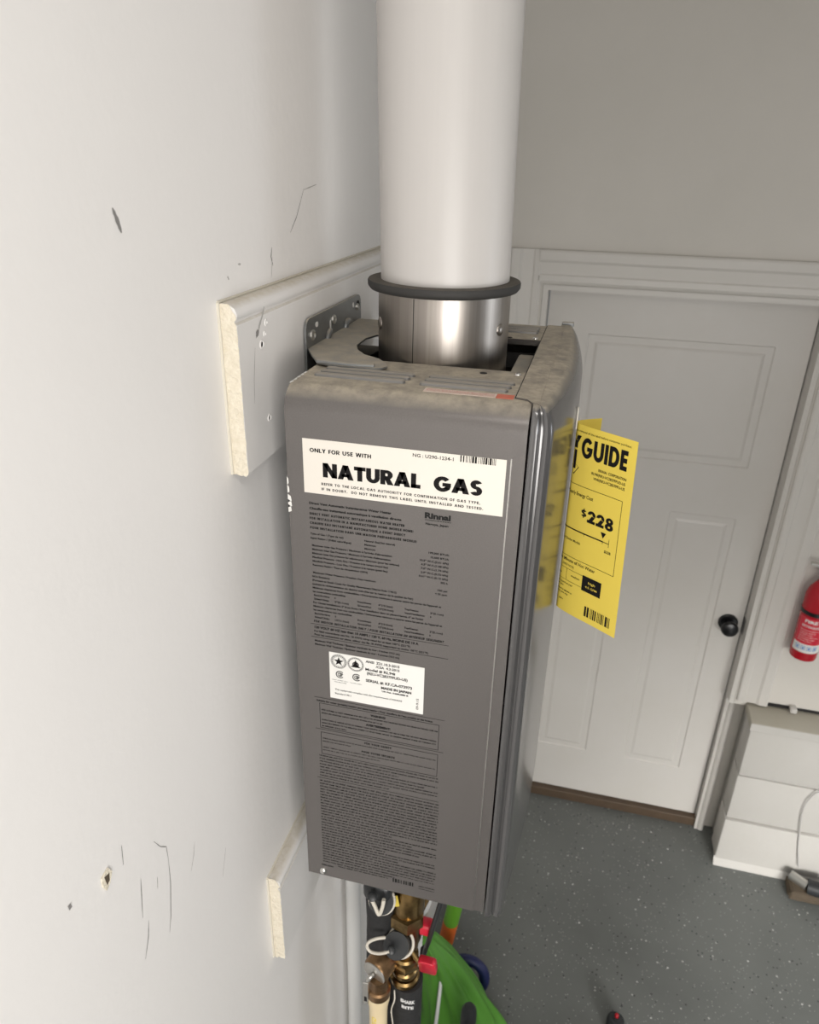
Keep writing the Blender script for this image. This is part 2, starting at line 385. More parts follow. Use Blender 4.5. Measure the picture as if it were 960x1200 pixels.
def micro(bm, x0, x1, zc, h, fmap, rnd, bold=False):
    """a row of print too small to read: letter-sized strokes grouped like words"""
    x = x0; w = h * 0.52
    while x < x1 - w:
        L = rnd.randint(2, 9)
        for _ in range(L):
            if x > x1 - w: break
            t = w * (0.30 if bold else 0.22); k = rnd.random()
            hh = h * (0.72 if k < .7 else 1.0)
            quad(bm, x, x + t, zc - h / 2, zc - h / 2 + hh, fmap)
            if k < .75: quad(bm, x + w * .55, x + w * .55 + t, zc - h / 2, zc - h / 2 + h * .72, fmap)
            if k > .2: quad(bm, x, x + w * .75, zc - h / 2 + h * .6 * rnd.random(), zc - h / 2 + h * .6 * rnd.random() + h * .16, fmap)
            x += w
        x += w * .75
def barcode(bm, x0, x1, z0, z1, fmap, rnd, n=46):
    w = (x1 - x0) / n; i = 0
    while i < n - 1:
        k = rnd.choice((1, 1, 2, 3)); quad(bm, x0 + i * w, x0 + min(i + k, n) * w * 1.0 - w * 0.15, z0, z1, fmap); i += k + rnd.choice((1, 1, 2))

# ================================================================ THE ROOM
struct(obj('floor', BX(-0.1, 4.5, -4.6, 2.2, -0.1, 0.0), 'floor'))
struct(obj('ceiling', BX(-0.1, 4.5, -4.6, 2.2, 3.0, 3.1), 'ceiling'))
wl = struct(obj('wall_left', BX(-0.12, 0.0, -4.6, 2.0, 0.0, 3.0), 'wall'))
# back wall with the doorway (door leaf 0.135..0.915 wide) and the stem wall below it
WY = 1.80
bm = bmesh.new()
box(bm, 0.0, 0.115, WY, 1.98, 0.0, 3.0)
box(bm, 0.115, 0.935, WY, 1.98, 2.085, 3.0)
box(bm, 0.935, 4.5, WY, 1.98, 0.668, 3.0)
box(bm, 0.9385, 0.992, 1.862, 1.98, 0.0, 0.668)
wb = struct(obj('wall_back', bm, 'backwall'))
bm = bmesh.new()
box(bm, 4.4, 4.5, -4.6, 0.25, 0.0, 3.0); box(bm, 4.4, 4.5, 1.55, 1.98, 0.0, 3.0)
box(bm, 4.4, 4.5, 0.25, 1.55, 0.0, 1.2); box(bm, 4.4, 4.5, 0.25, 1.55, 2.3, 3.0)
struct(obj('wall_right', bm, 'wall'))
wf = struct(obj('window_1', BX(4.41, 4.47, 0.23, 0.29, 1.18, 2.32), 'trim'))
obj('window_frame', BX(4.41, 4.47, 1.51, 1.57, 1.18, 2.32), 'trim', wf)
obj('window_frame', BX(4.41, 4.47, 0.29, 1.51, 1.18, 1.24), 'trim', wf)
obj('window_frame', BX(4.41, 4.47, 0.29, 1.51, 2.26, 2.32), 'trim', wf)
bm = bmesh.new()
box(bm, 0.0, 0.35, -4.6, -4.5, 0.0, 3.0); box(bm, 4.25, 4.5, -4.6, -4.5, 0.0, 3.0); box(bm, 0.35, 4.25, -4.6, -4.5, 2.5, 3.0)
struct(obj('wall_rear', bm, 'wall'))

bm = bmesh.new()
box(bm, 0.0, 0.40, -1.62, -1.5, 0.0, 3.0); box(bm, 1.30, 1.45, -1.62, -1.5, 0.0, 3.0)
box(bm, 0.40, 1.30, -1.62, -1.5, 0.0, 1.45); box(bm, 0.40, 1.30, -1.62, -1.5, 2.35, 3.0)
struct(obj('wall_added_partition', bm, 'wall'))  # unseen partition, added with its opening to house the rear fill light
w2 = struct(obj('window_added', BX(0.40, 0.44, -1.60, -1.52, 1.45, 2.35), 'trim'))  # made-up window round the added fill, frame pieces below included
obj('window_frame', BX(1.26, 1.30, -1.60, -1.52, 1.45, 2.35), 'trim', w2)
obj('window_frame', BX(0.44, 1.26, -1.60, -1.52, 1.45, 1.49), 'trim', w2)
obj('window_frame', BX(0.44, 1.26, -1.60, -1.52, 2.31, 2.35), 'trim', w2)

# ceiling lamp behind the camera
cl = thing('ceiling_lamp', 'white strip lamp on the ceiling behind the viewpoint', 'lamp', (0.5, -0.8, 3.0))
obj('lamp_housing', BX(0.18, 0.82, -0.92, -0.68, 2.955, 3.0, 0.006), 'whiteplastic', cl)

# door
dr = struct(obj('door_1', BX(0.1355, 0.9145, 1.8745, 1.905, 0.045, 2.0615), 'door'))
def door_face():
    """front skin of the leaf with three moulded panels sunk into it"""
    bm = bmesh.new(); Y = 1.870
    X = [0.135, 0.265, 0.458, 0.603, 0.818, 0.915]; Z = [0.045, 0.262, 1.358, 1.537, 1.932, 2.062]
    X[2] = 0.456; X[3] = 0.605
    def q(x0, x1, z0, z1, y=Y):
        bm.faces.new([bm.verts.new(p) for p in ((x0, y, z0), (x1, y, z0), (x1, y, z1), (x0, y, z1))])
    q(X[0], X[5], Z[4], Z[5]); q(X[0], X[5], Z[2], Z[3]); q(X[0], X[5], Z[0], Z[1])
    q(X[0], X[1], Z[3], Z[4]); q(X[4], X[5], Z[3], Z[4])
    q(X[0], X[1], Z[1], Z[2]); q(X[2], X[3], Z[1], Z[2]); q(X[4], X[5], Z[1], Z[2])
    for (a, b, c, d) in ((X[1], X[4], Z[3], Z[4]), (X[1], X[2], Z[1], Z[2]), (X[3], X[4], Z[1], Z[2])):
        prof = [(0, 0), (0.004, 0.005), (0.012, 0.007), (0.018, 0.007), (0.030, 0.002), (0.034, 0.001)]
        R = [[(a + i, Y + dd, c + i), (b - i, Y + dd, c + i), (b - i, Y + dd, d - i), (a + i, Y + dd, d - i)] for i, dd in prof]
        V = [[bm.verts.new(p) for p in r] for r in R]
        for r0, r1 in zip(V, V[1:]):
            for k in range(4): bm.faces.new((r0[k], r0[(k + 1) % 4], r1[(k + 1) % 4], r1[k]))
        bm.faces.new(V[-1])
    # edges back to the core
    for (x0, z0, x1, z1) in ((X[0], Z[0], X[5], Z[0]), (X[5], Z[0], X[5], Z[5]), (X[5], Z[5], X[0], Z[5]), (X[0], Z[5], X[0], Z[0])):
        bm.faces.new([bm.verts.new(p) for p in ((x0, Y, z0), (x1, Y, z1), (x1, Y + 0.006, z1), (x0, Y + 0.006, z0))])
    return bm
obj('panelled_face', door_face(), 'door', dr, smooth='flat')
bm = bmesh.new()
lathe(bm, (0.868, 1.872, 0.96), (0, -1, 0), [(0, .033), (.006, .033), (.010, .028), (.011, .014), (.030, .013), (.034, .020), (.042, .027), (.052, .029), (.060, .025), (.066, .012), (.067, .0)], 28)
obj('door_knob', bm, 'knob', dr, smooth=30)
struct(obj('trim_4', BX(0.13, 0.93, 1.845, 1.93, 0.0, 0.043, 0.004), 'threshold'))

# jambs and casings round the door
jm = struct(obj('trim_1', BX(0.116, 0.132, WY, 1.975, 0.0, 2.068), 'trim'))
obj('jamb', BX(0.918, 0.934, WY, 1.975, 0.668, 2.068), 'trim', jm)
obj('jamb', BX(0.918, 0.938, 1.835, 1.975, 0.0, 0.668), 'trim', jm)
obj('head_jamb', BX(0.116, 0.934, WY, 1.975, 2.068, 2.084), 'trim', jm)
obj('strike_plate', BX(0.9165, 0.919, 1.845, 1.872, 0.93, 0.99), 'knob', jm)
obj('corner_bead', (lambda b: cyl(b, (0.940, 1.838, 0.003), (0.940, 1.838, 0.668), 0.012))(bmesh.new()), 'trim', jm, smooth=40)
def casing(name, pts, lo, hi, axis, parent=None):
    """moulded casing: profile (across, proud) swept along an axis"""
    bm = bmesh.new()
    if axis == 'z': prism(bm, pts, lambda a, b: (a, WY - b, lo), lambda a, b: (a, WY - b, hi))
    else: prism(bm, pts, lambda a, b: (lo, WY - b, a), lambda a, b: (hi, WY - b, a))
    return obj(name, bm, 'trim', parent)
def cas_prof(inner, outer):
    s = 1 if outer > inner else -1; w = abs(outer - inner)
    return [(inner, 0), (inner, .009), (inner + s * .006, .012), (inner + s * .022, .012), (inner + s * .026, .009), (inner + s * w * .62, .012), (inner + s * w * .70, .017), (outer - s * .006, .019), (outer, .016), (outer, 0)]
c1 = struct(casing('trim_2', cas_prof(0.108, 0.012), 0.0, 2.185, 'z'))
casing('casing', cas_prof(0.940, 1.040), 0.690, 2.185, 'z', c1)
casing('head_casing', cas_prof(2.090, 2.185), 0.100, 0.948, 'x', c1)

# painted block stem wall at the right with a ledge on top
bw = struct(obj('wall_stem', BX(0.992, 4.4, 1.705, 1.98, 0.0, 0.64), 'block'))
for r, (z0, z1) in enumerate(((0.012, 0.222), (0.228, 0.434), (0.440, 0.646))):
    x = 0.979 - (0.0 if r != 1 else 0.0)
    first = True
    while x < 2.9:
        L = 0.40
        jy = (0.0, 0.006, 0.002)[r]
        o = obj('block', BX(x + 0.0015 - (0.003 if r == 0 and first else 0), x + L - 0.0015, 1.688 + jy, 1.79, z0, z1, 0.006, 2), 'block', bw, smooth=40)
        x += L; first = False
obj('mortar_skirt', (lambda b: prism(b, [(0, 0), (-.02, 0), (-.012, .012), (0, .03)], lambda a, z: (0.974, 1.692 + a, z), lambda a, z: (2.9, 1.692 + a, z)))(bmesh.new()), 'block', bw)
obj('ledge_slab', BX(0.976, 4.4, 1.684, WY + .01, 0.650, 0.684, 0.006, 2), ['ledge'], bw, smooth=40)
obj('slab_edge', BX(0.975, 4.4, 1.682, 1.686, 0.651, 0.682, 0.0015, 1), ['block'], bw)
# crumbled gap and a white stub under the wall sheet
obj('dark_gap', BX(1.045, 1.115, WY - .004, WY + .002, 0.685, 0.697), 'dark', wb)
obj('dark_gap', BX(1.135, 2.2, WY - .004, WY + .002, 0.685, 0.694), 'dark', wb)
obj('paint_drip', BX(1.113, 1.136, WY - .030, WY, 0.686, 0.706, 0.005, 2), 'block', wb, smooth=40)

# cable against the block wall and the rubble at its foot
bm = bmesh.new(); tube(bm, [(1.34, 1.683, .46), (1.26, 1.683, .452), (1.225, 1.683, .40), (1.217, 1.683, .333), (1.228, 1.683, .25), (1.240, 1.682, .168), (1.262, 1.676, .075)], 0.0022, 8)
tag(obj('wall_cable', bm, 'faint', smooth=60), 'thin grey cable hanging against the white block wall', 'cable')
rb = thing('broken_footing', 'rough brown chunk on the floor at the foot of the block wall', 'rubble', (1.29, 1.62, 0))
bm = bmesh.new(); box(bm, 1.225, 1.40, 1.585, 1.665, 0.002, 0.040, 0.012, 3)
for v in bm.verts: v.co += Vector((random.uniform(-.004, .004), random.uniform(-.004, .004), random.uniform(-.0015, .004)))
obj('chunk', bm, 'brown', rb)
bm = bmesh.new(); cyl(bm, (1.235, 1.655, .052), (1.285, 1.618, .052), .018); obj('pipe_stub', bm, 'silver', rb, smooth=40)
bm = bmesh.new(); cyl(bm, (1.285, 1.618, .052), (1.36, 1.60, .058), .028); obj('black_fitting', bm, 'blackplastic', rb, smooth=40)

# ================================================================ BOARDS ON THE LEFT WALL
def mount_board(y0, y1, z0, z1, label, t=0.015):
    b = thing('mounting_board', label, 'board', (0, y0, z0), 'white baseboard lengths screwed to the left wall')
    h = z1 - z0
    prof = [(0, 0), (t, 0), (t, h - .0165), (t - .0022, h - .0150), (t - .0022, h - .0135), (t, h - .0120), (t + .0006, h - .008), (t - .001, h - .0040), (t - .0045, h - .0012), (t - .007, h - .0004), (0, h)]
    bm = bmesh.new(); prism(bm, prof, lambda a, c: (a, y0 + .0008, z0 + c), lambda a, c: (a, y1, z0 + c))
    obj('plank', bm, 'board_dusty', b, smooth=50)
    # raw saw-cut end with a ragged face
    bm = bmesh.new(); rnd = random.Random(int(z0 * 100))
    nx, nz = 7, 52
    def xo(c):
        if c < h - .0165: return t
        if c < h - .012: return t - .0022
        return t - max(0, (c - (h - .010))) * .55
    G = []
    for j in range(nz + 1):
        c = h * j / nz; row = []
        for i in range(nx + 1):
            ed = (i in (0, nx) or j in (0, nz))
            jit = 0 if ed else rnd.uniform(-.0007, .0006)
            drop = rnd.uniform(-.0035, 0) if j == 0 else 0
            row.append(bm.verts.new((xo(c) * i / nx + (rnd.uniform(-.0004, .0007) if i == nx else 0), y0 + jit, z0 + c + drop)))
        G.append(row)
    for j in range(nz):
        for i in range(nx): bm.faces.new((G[j][i], G[j][i + 1], G[j + 1][i + 1], G[j + 1][i]))
    obj('cut_end', bm, 'raw', b, smooth='raw')
    bm = bmesh.new(); tube(bm, [(0.0006, y0 - .001, z0 - .001), (0.0006, y0 - .001, z1 + .0008)], .0015, 6); tube(bm, [(0.0006, y0 - .001, z1 + .0008), (.0006, y1, z1 + .0008)], .0013, 6)
    obj('caulk_line', bm, 'caulk', b, smooth=60)
    return b
b1 = mount_board(-0.020, 0.44, 2.168, 2.312, 'white moulded board behind the top of the water heater, raw cut end facing us')
b2 = mount_board(-0.022, 0.42, 1.523, 1.661, 'lower white moulded board under the water heater, end cut raw')
def dimple(par, y, z, r, name='screw_hole'):
    bm = bmesh.new(); lathe(bm, (0.0150, y, z), (1, 0, 0), [(0, r), (.0006, r * .9), (.0006, r * .55), (.0001, r * .4), (0.0001, 0)], 14)
    obj(name, bm, 'board', par, smooth=40)
dimple(b1, .035, 2.288, .0032); dimple(b1, .031, 2.279, .0028)
bm = bmesh.new(); lathe(bm, (0.0148, .024, 2.2715), (1, 0, 0), [(0, .0042), (.0007, .0040), (.0009, .0030), (.0002, .0022), (.0002, 0)], 14); obj('screw_head', bm, 'board', b1, smooth=40)
bm = bmesh.new(); lathe(bm, (0.0148, .030, 2.204), (1, 0, 0), [(0, .0036), (.0007, .0034), (.0009, .0026), (.0002, .0018), (.0002, 0)], 14); obj('screw_head', bm, 'board', b1, smooth=40)
def scuff(par, pts, w, mkey, x=0.0003, name='scuff_mark'):
    """a flat ragged smear on the wall, as a thin ribbon"""
    bm = bmesh.new(); rnd = random.Random(len(pts) + int(pts[0][0] * 1000))
    P = [Vector((0, y, z)) for y, z in pts]; Q = []
    for a, b in zip(P, P[1:]):
        for k in range(5): Q.append(a.lerp(b, k / 5))
    Q.append(P[-1]); n = len(Q); pv = None
    for i, q in enumerate(Q):
        d = (Q[min(i + 1, n - 1)] - Q[max(i - 1, 0)]).normalized(); s = Vector((0, -d.z, d.y))
        ww = w * (0.25 + 0.75 * math.sin(PI * (i + .5) / (n))) * rnd.uniform(.7, 1.15)
        c = [bm.verts.new((x, *(q + s * ww / 2)[1:])), bm.verts.new((x, *(q - s * ww / 2)[1:]))]
        if pv: bm.faces.new((pv[0], c[0], c[1], pv[1]))
        pv = c
    return obj(name, bm, mkey, par, smooth='raw')
scuff(b1, [(.034, 2.305), (.030, 2.297), (.021, 2.288), (.018, 2.282), (.013, 2.279)], .0028, 'faint', 0.0153)
scuff(b1, [(.018, 2.285), (.014, 2.280)], .005, 'scuff', 0.0154)
scuff(b1, [(.010, 2.272), (.004, 2.245), (.002, 2.225)], .0012, 'faint', 0.0153)
# wall scuffs
for pts, w, k in [([(-.140, 2.3875), (-.137, 2.381), (-.134, 2.373)], .0036, 'scuff'),
                  ([(.206, 2.393), (.171, 2.389)], .0010, 'faint'), ([(.171, 2.390), (.150, 2.366), (.133, 2.353)], .0010, 'scuff'),
                  ([(.089, 2.344), (.086, 2.336), (.089, 2.328)], .0014, 'scuff'), ([(.089, 2.336), (.084, 2.318)], .0008, 'faint'),
                  ([(-.202, 1.922), (-.195, 1.908), (-.188, 1.900), (-.188, 1.885)], .0008, 'scuff'), ([(-.188, 1.885), (-.190, 1.86), (-.197, 1.826), (-.202, 1.812)], .0010, 'scuff'),
                  ([(-.224, 1.906), (-.2265, 1.89), (-.230, 1.868)], .0011, 'scuff'), ([(-.224, 1.857), (-.228, 1.842), (-.236, 1.826)], .0012, 'scuff'),
                  ([(-.237, 1.957), (-.239, 1.939)], .0010, 'scuff'), ([(-.149, 1.862), (-.153, 1.850), (-.160, 1.838)], .0009, 'faint'),
                  ([(-.205, 1.885), (-.207, 1.873)], .0010, 'faint'), ([(-.10, 1.80), (-.112, 1.772)], .0008, 'faint'),
                  ([(-.0, 2.33), (.002, 2.327)], .002, 'faint'), ([(.02, 2.337), (.025, 2.3365)], .002, 'faint')]:
    scuff(wl, pts, w, k)
bm = bmesh.new(); prism(bm, [(-.263, 1.953), (-.255, 1.955), (-.252, 1.948), (-.256, 1.941), (-.2605, 1.938), (-.2635, 1.945)], lambda a, b: (.0003, a, b), lambda a, b: (.0012, a, b)); obj('chipped_plaster', bm, 'raw', wl)
bm = bmesh.new(); prism(bm, [(-.2605, 1.9515), (-.2555, 1.950), (-.2565, 1.944), (-.2595, 1.943)], lambda a, b: (.0012, a, b), lambda a, b: (.0016, a, b)); obj('chip_core', bm, 'brown', wl)
bm = bmesh.new(); prism(bm, [(-.2955, 1.966), (-.2930, 1.9655), (-.2925, 1.9625), (-.2950, 1.962)], lambda a, b: (.0003, a, b), lambda a, b: (.0008, a, b)); obj('scuff_mark', bm, 'scuff', wl)

# ================================================================ WATER HEATER
HX, HZ, HH, HD = 0.043, 1.660, 0.583, 0.357
wh = thing('water_heater', 'grey metallic tankless water heater on the left wall with rating labels', 'water heater', (HX, 0.1785, HZ))
ZT = HZ + HH
RR = 0.022
def arc(cy, cz, r, a0, a1, n=8):
    return [(cy + r * math.cos(math.radians(a0 + (a1 - a0) * i / n)), cz + r * math.sin(math.radians(a0 + (a1 - a0) * i / n))) for i in range(n + 1)]
# near half shell: side + front top strip, thick sheet
def shell(y_in, mirror=False):
    t = 0.006
    p = [(0, HZ)] + [(y, z) for y, z in arc(RR, ZT - RR, RR, 180, 90, 10)] + [(y_in, ZT), (y_in, ZT - t)] + arc(RR, ZT - RR, RR - t, 90, 180, 10) + [(t, HZ)]
    if mirror: p = [(HD - y, z) for y, z in p]
    return p
def shell_obj(x0, x1, ylim, mirror, zmax=None):
    bm = bmesh.new(); prism(bm, shell(ylim, mirror), lambda a, b: (x0, a, b), lambda a, b: (x1, a, b)); return bm
side = obj('casing', shell_obj(HX, HX + 0.1955, 0.113, False), 'heater_top', wh, smooth=50)
obj('far_casing', shell_obj(HX, HX + 0.1955, HD - 0.255, True), 'heater_top', wh, smooth=50)
# strip along the front edge of the side (set back a hair below the corner piece)
bm = bmesh.new()
box(bm, HX + .1955, HX + .2066, 0.0011, 0.02, HZ + .0005, ZT - .031)
prism(bm, [(HX + .1955, ZT - .042), (HX + .1955, ZT - .032), (HX + .2066, ZT - .032), (HX + .2066, ZT - .0335)], lambda a, b: (a, 0.0, b), lambda a, b: (a, 0.02, b))
pr = [(0.0, ZT - .032)] + arc(RR, ZT - RR, RR, 180, 90, 10) + [(.034, ZT), (.034, ZT - .032)]
prism(bm, pr, lambda a, b: (HX + .1955, a, b), lambda a, b: (HX + .2066, a, b))
obj('edge_strip', bm, 'heater_top', wh, smooth=50)
bm = bmesh.new(); box(bm, HX + .1951, HX + .1961, -.0004, .0015, HZ + .014, ZT - .042); obj('edge_fold', bm, 'screw', wh)
obj('back_plate', BX(HX, HX + .002, .004, HD - .004, HZ + .002, ZT - .03), 'zinc', wh)
obj('bottom_plate', BX(HX + .002, HX + .206, .004, HD - .004, HZ + .001, HZ + .006), 'heater', wh)
obj('front_plate', BX(HX + .203, HX + .2055, .03, HD - .004, HZ + .006, ZT - .004), 'dark', wh)
# inside of the top opening
obj('inner_tray', BX(HX + .004, HX + .203, .02, HD - .02, ZT - .075, ZT - .072), 'zinc', wh)
obj('inner_box', BX(HX + .170, HX + .202, .118, .246, ZT - .072, ZT - .014, .003), 'zinc', wh, smooth=40)
obj('tray_lip', BX(HX + .12, HX + .203, .248, .2505, ZT - .03, ZT - .014), 'dark', wh)
# embossed louvres
def capsule(x0, x1, y, w, z):
    bm = bmesh.new(); rings = []
    for k, (ins, dz) in enumerate(((0, 0), (w * .08, w * .30), (w * .26, w * .42), (w * .5 - .0002, w * .44))):
        rings.append([Vector((a, b, z + dz)) for a, b in rrect(x0 + ins, x1 - ins, y - w / 2 + ins, y + w / 2 - ins, max(w / 2 - ins, .0001), 5)])
    loft(bm, rings); return bm
for grp in ((HX + .014, HX + .098), (HX + .110, HX + .187)):
    for i, y in enumerate((.0675, .0560, .0445)):
        dx = (.000, -.0015, -.003)[i]
        obj('louvre', capsule(grp[0] + dx, grp[1] + dx, y, .0072, ZT - .0002), 'louvre', wh, smooth=30)
for x0, x1 in ((HX + .014, HX + .094), (HX + .108, HX + .186)):
    for y in (.290, .302, .314): obj('louvre', capsule(x0, x1, y, .0072, ZT - .0002), 'louvre', wh, smooth=30)
for x, y, n in ((.197, .099, 0), (.228, .103, 1), (.200, .259, 0), (.228, .262, 1)):
    bm = bmesh.new()
    if n == 0: cyl(bm, (x, y, ZT - .001), (x, y, ZT + .0003), .0034, n=16); obj('punched_hole', bm, 'dark', wh)
    else: lathe(bm, (x, y, ZT - .0005), (0, 0, 1), [(0, .0032), (.0014, .0030), (.0022, .0018), (.0024, 0)], 14); obj('screw', bm, 'screw', wh, smooth=50)
bm = bmesh.new(); lathe(bm, (0.0615, 0.0, 1.668), (0, -1, 0), [(0, .0045), (.001, .0044), (.0028, .0034), (.0034, .002), (.0035, 0)], 18); obj('screw', bm, 'screw', wh, smooth=50)
# small faded sticker on the top
st = obj('warning_sticker', BX(HX + .115, HX + .176, .0240, .0350, ZT + .0001, ZT + .0004), 'pale_sticker', wh, label='faded pink and red sticker on the heater top')
obj('red_corner', BX(HX + .1762, HX + .1905, .0237, .0352, ZT + .0001, ZT + .0005), 'red_sticker', st)
bm = bmesh.new(); rs = random.Random(11); fm = lambda a, b: (a, b, ZT + .00055)
for yy in (.0325, .0300, .0275): micro(bm, HX + .117, HX + .175, yy, .0013, fm, rs)
obj('sticker_print', bm, 'red_sticker', st)
# chipped paint flakes at the rear edge
for z, w in ((2.150, .0012), (2.141, .0028), (2.136, .0030), (2.131, .0024), (2.158, .0008)):
    bm = bmesh.new(); prism(bm, [(HX - .0006, z - .004), (HX + w, z - .0025), (HX + w * .8, z + .002), (HX - .0006, z + .004)], lambda a, b: (a, -.0002, b), lambda a, b: (a, -.0006, b)); obj('paint_chip', bm, 'paper2', wh)
for k in range(5):
    y = .014 + k * .008; bm = bmesh.new(); prism(bm, [(HX, y), (HX + .0015, y + .002), (HX + .002, y + .005), (HX, y + .007)], lambda a, b: (a, b, ZT + .0001), lambda a, b: (a, b, ZT + .0005)); obj('paint_chip', bm, 'paper2', wh)

# front cover: lofted from a profile with a fluted near edge and a bowed face
def cover_prof(bulge, inset, ridge=1.0):
    """points (x, y) of half profile, near side first"""
    P = [(.2078, 0.0015), (.2086, -.0004), (.2112, -.0012), (.2140, -.0008), (.2156, .0012), (.2166, .0028), (.2182, .0031), (.2200, .0020), (.2222, .0016), (.2245, .0028), (.2262, .0060), (.2272, .0105)]
    Q = [(.2272 + .0138 * bulge * math.sin(PI * t) ** .75, .0105 + (HD - .021) * t) for t in [i / 20 for i in range(1, 20)]]
    R = [(x, HD - y) for x, y in P[::-1]]
    F = P + Q + R
    out = []
    for x, y in F:
        xx = HX + .2078 + (x - .2078) * (1 - inset); yy = HD / 2 + (y - HD / 2) * (1 - inset * .10)
        out.append((xx, yy))
    return out
bm = bmesh.new(); rings = []
zs = [(-.004, .05, .10), (-.002, .18, .0), (.006, .40, 0), (.016, .68, 0), (.026, .86, 0), (.040, .95, 0), (.06, 1, 0)] + [(.1 + i * .05, 1, 0) for i in range(9)] + [(.545, 1, 0)]
for dz, bu, ins in zs: rings.append([Vector((x, y, HZ + dz)) for x, y in cover_prof(bu, ins * .45)])
for k in range(1, 9):
    a = PI / 2 * k / 8
    zz = HZ + .558 + .0262 * math.sin(a); ins = (1 - math.cos(a)) * .50
    rings.append([Vector((x, y, zz)) for x, y in cover_prof(1 - .3 * ins, ins)])
# close the back of every ring
rings = [[Vector((HX + .2078, r[0].y + .0005, r[0].z))] + r + [Vector((HX + .2078, r[-1].y - .0005, r[0].z))] for r in rings]
loft(bm, rings)
cv = obj('front_cover', bm, 'gloss', wh, smooth=35, label='glossy bowed front cover, the yellow tag mirrored in it')
bm = bmesh.new()
prism(bm, [(HX + .1925, .046), (HX + .1925, HD - .020), (HX + .2125, HD - .022), (HX + .2125, .0120), (HX + .2070, .0150), (HX + .2020, .0235), (HX + .1925, .0265)],
      lambda a, b: (a, b, ZT + .0002), lambda a, b: (a, b, ZT + .0016))
obj('top_flange', bm, 'heater_top', cv)
obj('flange_gap', BX(HX + .1914, HX + .1926, .028, HD - .020, ZT - .0005, ZT + .0006), 'dark', cv)
obj('far_clip', BX(HX + .208, HX + .222, HD - .012, HD - .004, ZT - .001, ZT + .004, .001), 'zinc', wh)

# mounting bracket on the board, with its dusty shelf and curved cut-out
bk = obj('mounting_bracket', (lambda b: prism(b, rrect(.117, .292, 2.214, 2.275, .011, 5), lambda y, z: (.0166, y, z), lambda y, z: (.0186, y, z)))(bmesh.new()), 'zinc', wh, smooth=40, label='galvanised mounting bracket with punched holes')
out = [(.0185, .121), (.030, .100), (.046, .0735), (.072, .0665), (.102, .069), (.109, .073), (.1115, .080), (.107, .090), (.097, .104), (.078, .117), (.066, .133), (.059, .152), (.058, .186), (.064, .204), (.080, .222), (.080, .285), (.0185, .285)]
bm = bmesh.new(); prism(bm, out, lambda a, b: (a, b, ZT + .0022), lambda a, b: (a, b, ZT + .0040)); obj('bracket_shelf', bm, 'zinc', bk, smooth=40)
bm = bmesh.new(); prism(bm, [(.0165, .110), (.0165, .29), (.05, .29), (.03, .118)], lambda a, b: (a, b, 2.213), lambda a, b: (a, b, 2.2148)); obj('bracket_bend', bm, 'zinc', bk)
bm = bmesh.new(); tube(bm, [(.046, .0745, ZT + .0042), (.075, .0712, ZT + .0042), (.101, .0735, ZT + .0042)], .0026, 8); obj('pressed_rib', bm, 'zinc', bk, smooth=60)
def bolt(y, z, r=.0055, hole=False):
    bm = bmesh.new()
    lathe(bm, (.0186, y, z), (1, 0, 0), [(0, r), (.0016, r * .95), (.0026, r * .6), (.0012, r * .4), (.0012, 0)], 18); obj('bolt_head', bm, 'silver', bk, smooth=40)
bolt(.133, 2.258, .0055); bolt(.196, 2.262, .005); bolt(.276, 2.262, .004)
for y, z, w, h in ((.146, 2.266, .007, .005), (.186, 2.254, .0035, .018), (.263, 2.266, .004, .006)):
    bm = bmesh.new(); prism(bm, rrect(y - w / 2, y + w / 2, z - h / 2, z + h / 2, min(w, h) * .45, 4), lambda a, b: (.0187, a, b), lambda a, b: (.0190, a, b)); obj('slot_hole', bm, 'board', bk, label='slot through which the white board shows')
bm = bmesh.new(); tube(bm, [(.0190, .172, 2.222), (.0200, .170, 2.240), (.0200, .176, 2.250), (.0195, .183, 2.252)], .0035, 8); obj('pressed_rib', bm, 'zinc', bk, smooth=60)
bm = bmesh.new(); tube(bm, [(.0190, .232, 2.230), (.0200, .231, 2.245), (.0200, .236, 2.252), (.0195, .243, 2.252)], .0035, 8); obj('pressed_rib', bm, 'zinc', bk, smooth=60)
bm = bmesh.new(); lathe(bm, (.0186, .280, 2.263), (1, 0, 0), [(0, .0055), (.0006, .0055), (.0006, 0)], 14); obj('punched_hole', bm, 'dark', bk)

# ---------------------------------------------------------------- labels and print on the side
def fside(off):
    return lambda x, z: (x, -off, HZ + z)
mm = 0.001
FN = fside(.00035)
lb = obj('natural_gas_label', (lambda b: prism(b, [(.0584, .4888), (.2350, .4888), (.2350, .5396), (.0584, .5396)], lambda a, c: (a, 0, HZ + c), lambda a, c: (a, -.00025, HZ + c)))(bmesh.new()), 'paper', wh, label='cream label reading NATURAL GAS in heavy black letters')
bm = bmesh.new()
BH = .045
heavy(bm, 'ONLY FOR USE WITH', .0649, .1203, .5295, .0037, FN, .25, .10, .5)
heavy(bm, 'NATURAL', .0764, .1640, .5120, .0134, FN, .31, .03)
heavy(bm, 'GAS', .1752, .2167, .5120, .0134, FN, .31, .03)
heavy(bm, 'REFER TO THE LOCAL GAS AUTHORITY FOR CONFIRMATION OF GAS TYPE,', .0747, .2155, .4988, .0024, FN, .25, .20, .6)
heavy(bm, 'IF IN DOUBT.  DO NOT REMOVE THIS LABEL UNTIL INSTALLED AND TESTED.', .0747, .2184, .4939, .0024, FN, .25, .20, .6)
put(bm, 'NG : U290-1234-1', .1566, .1913, .5352, .0029, FN, .015)
barcode(bm, .1968, .2269, .5338, .5396, FN, random.Random(5), 52)
obj('label_print', bm, 'ink', lb, smooth='raw')

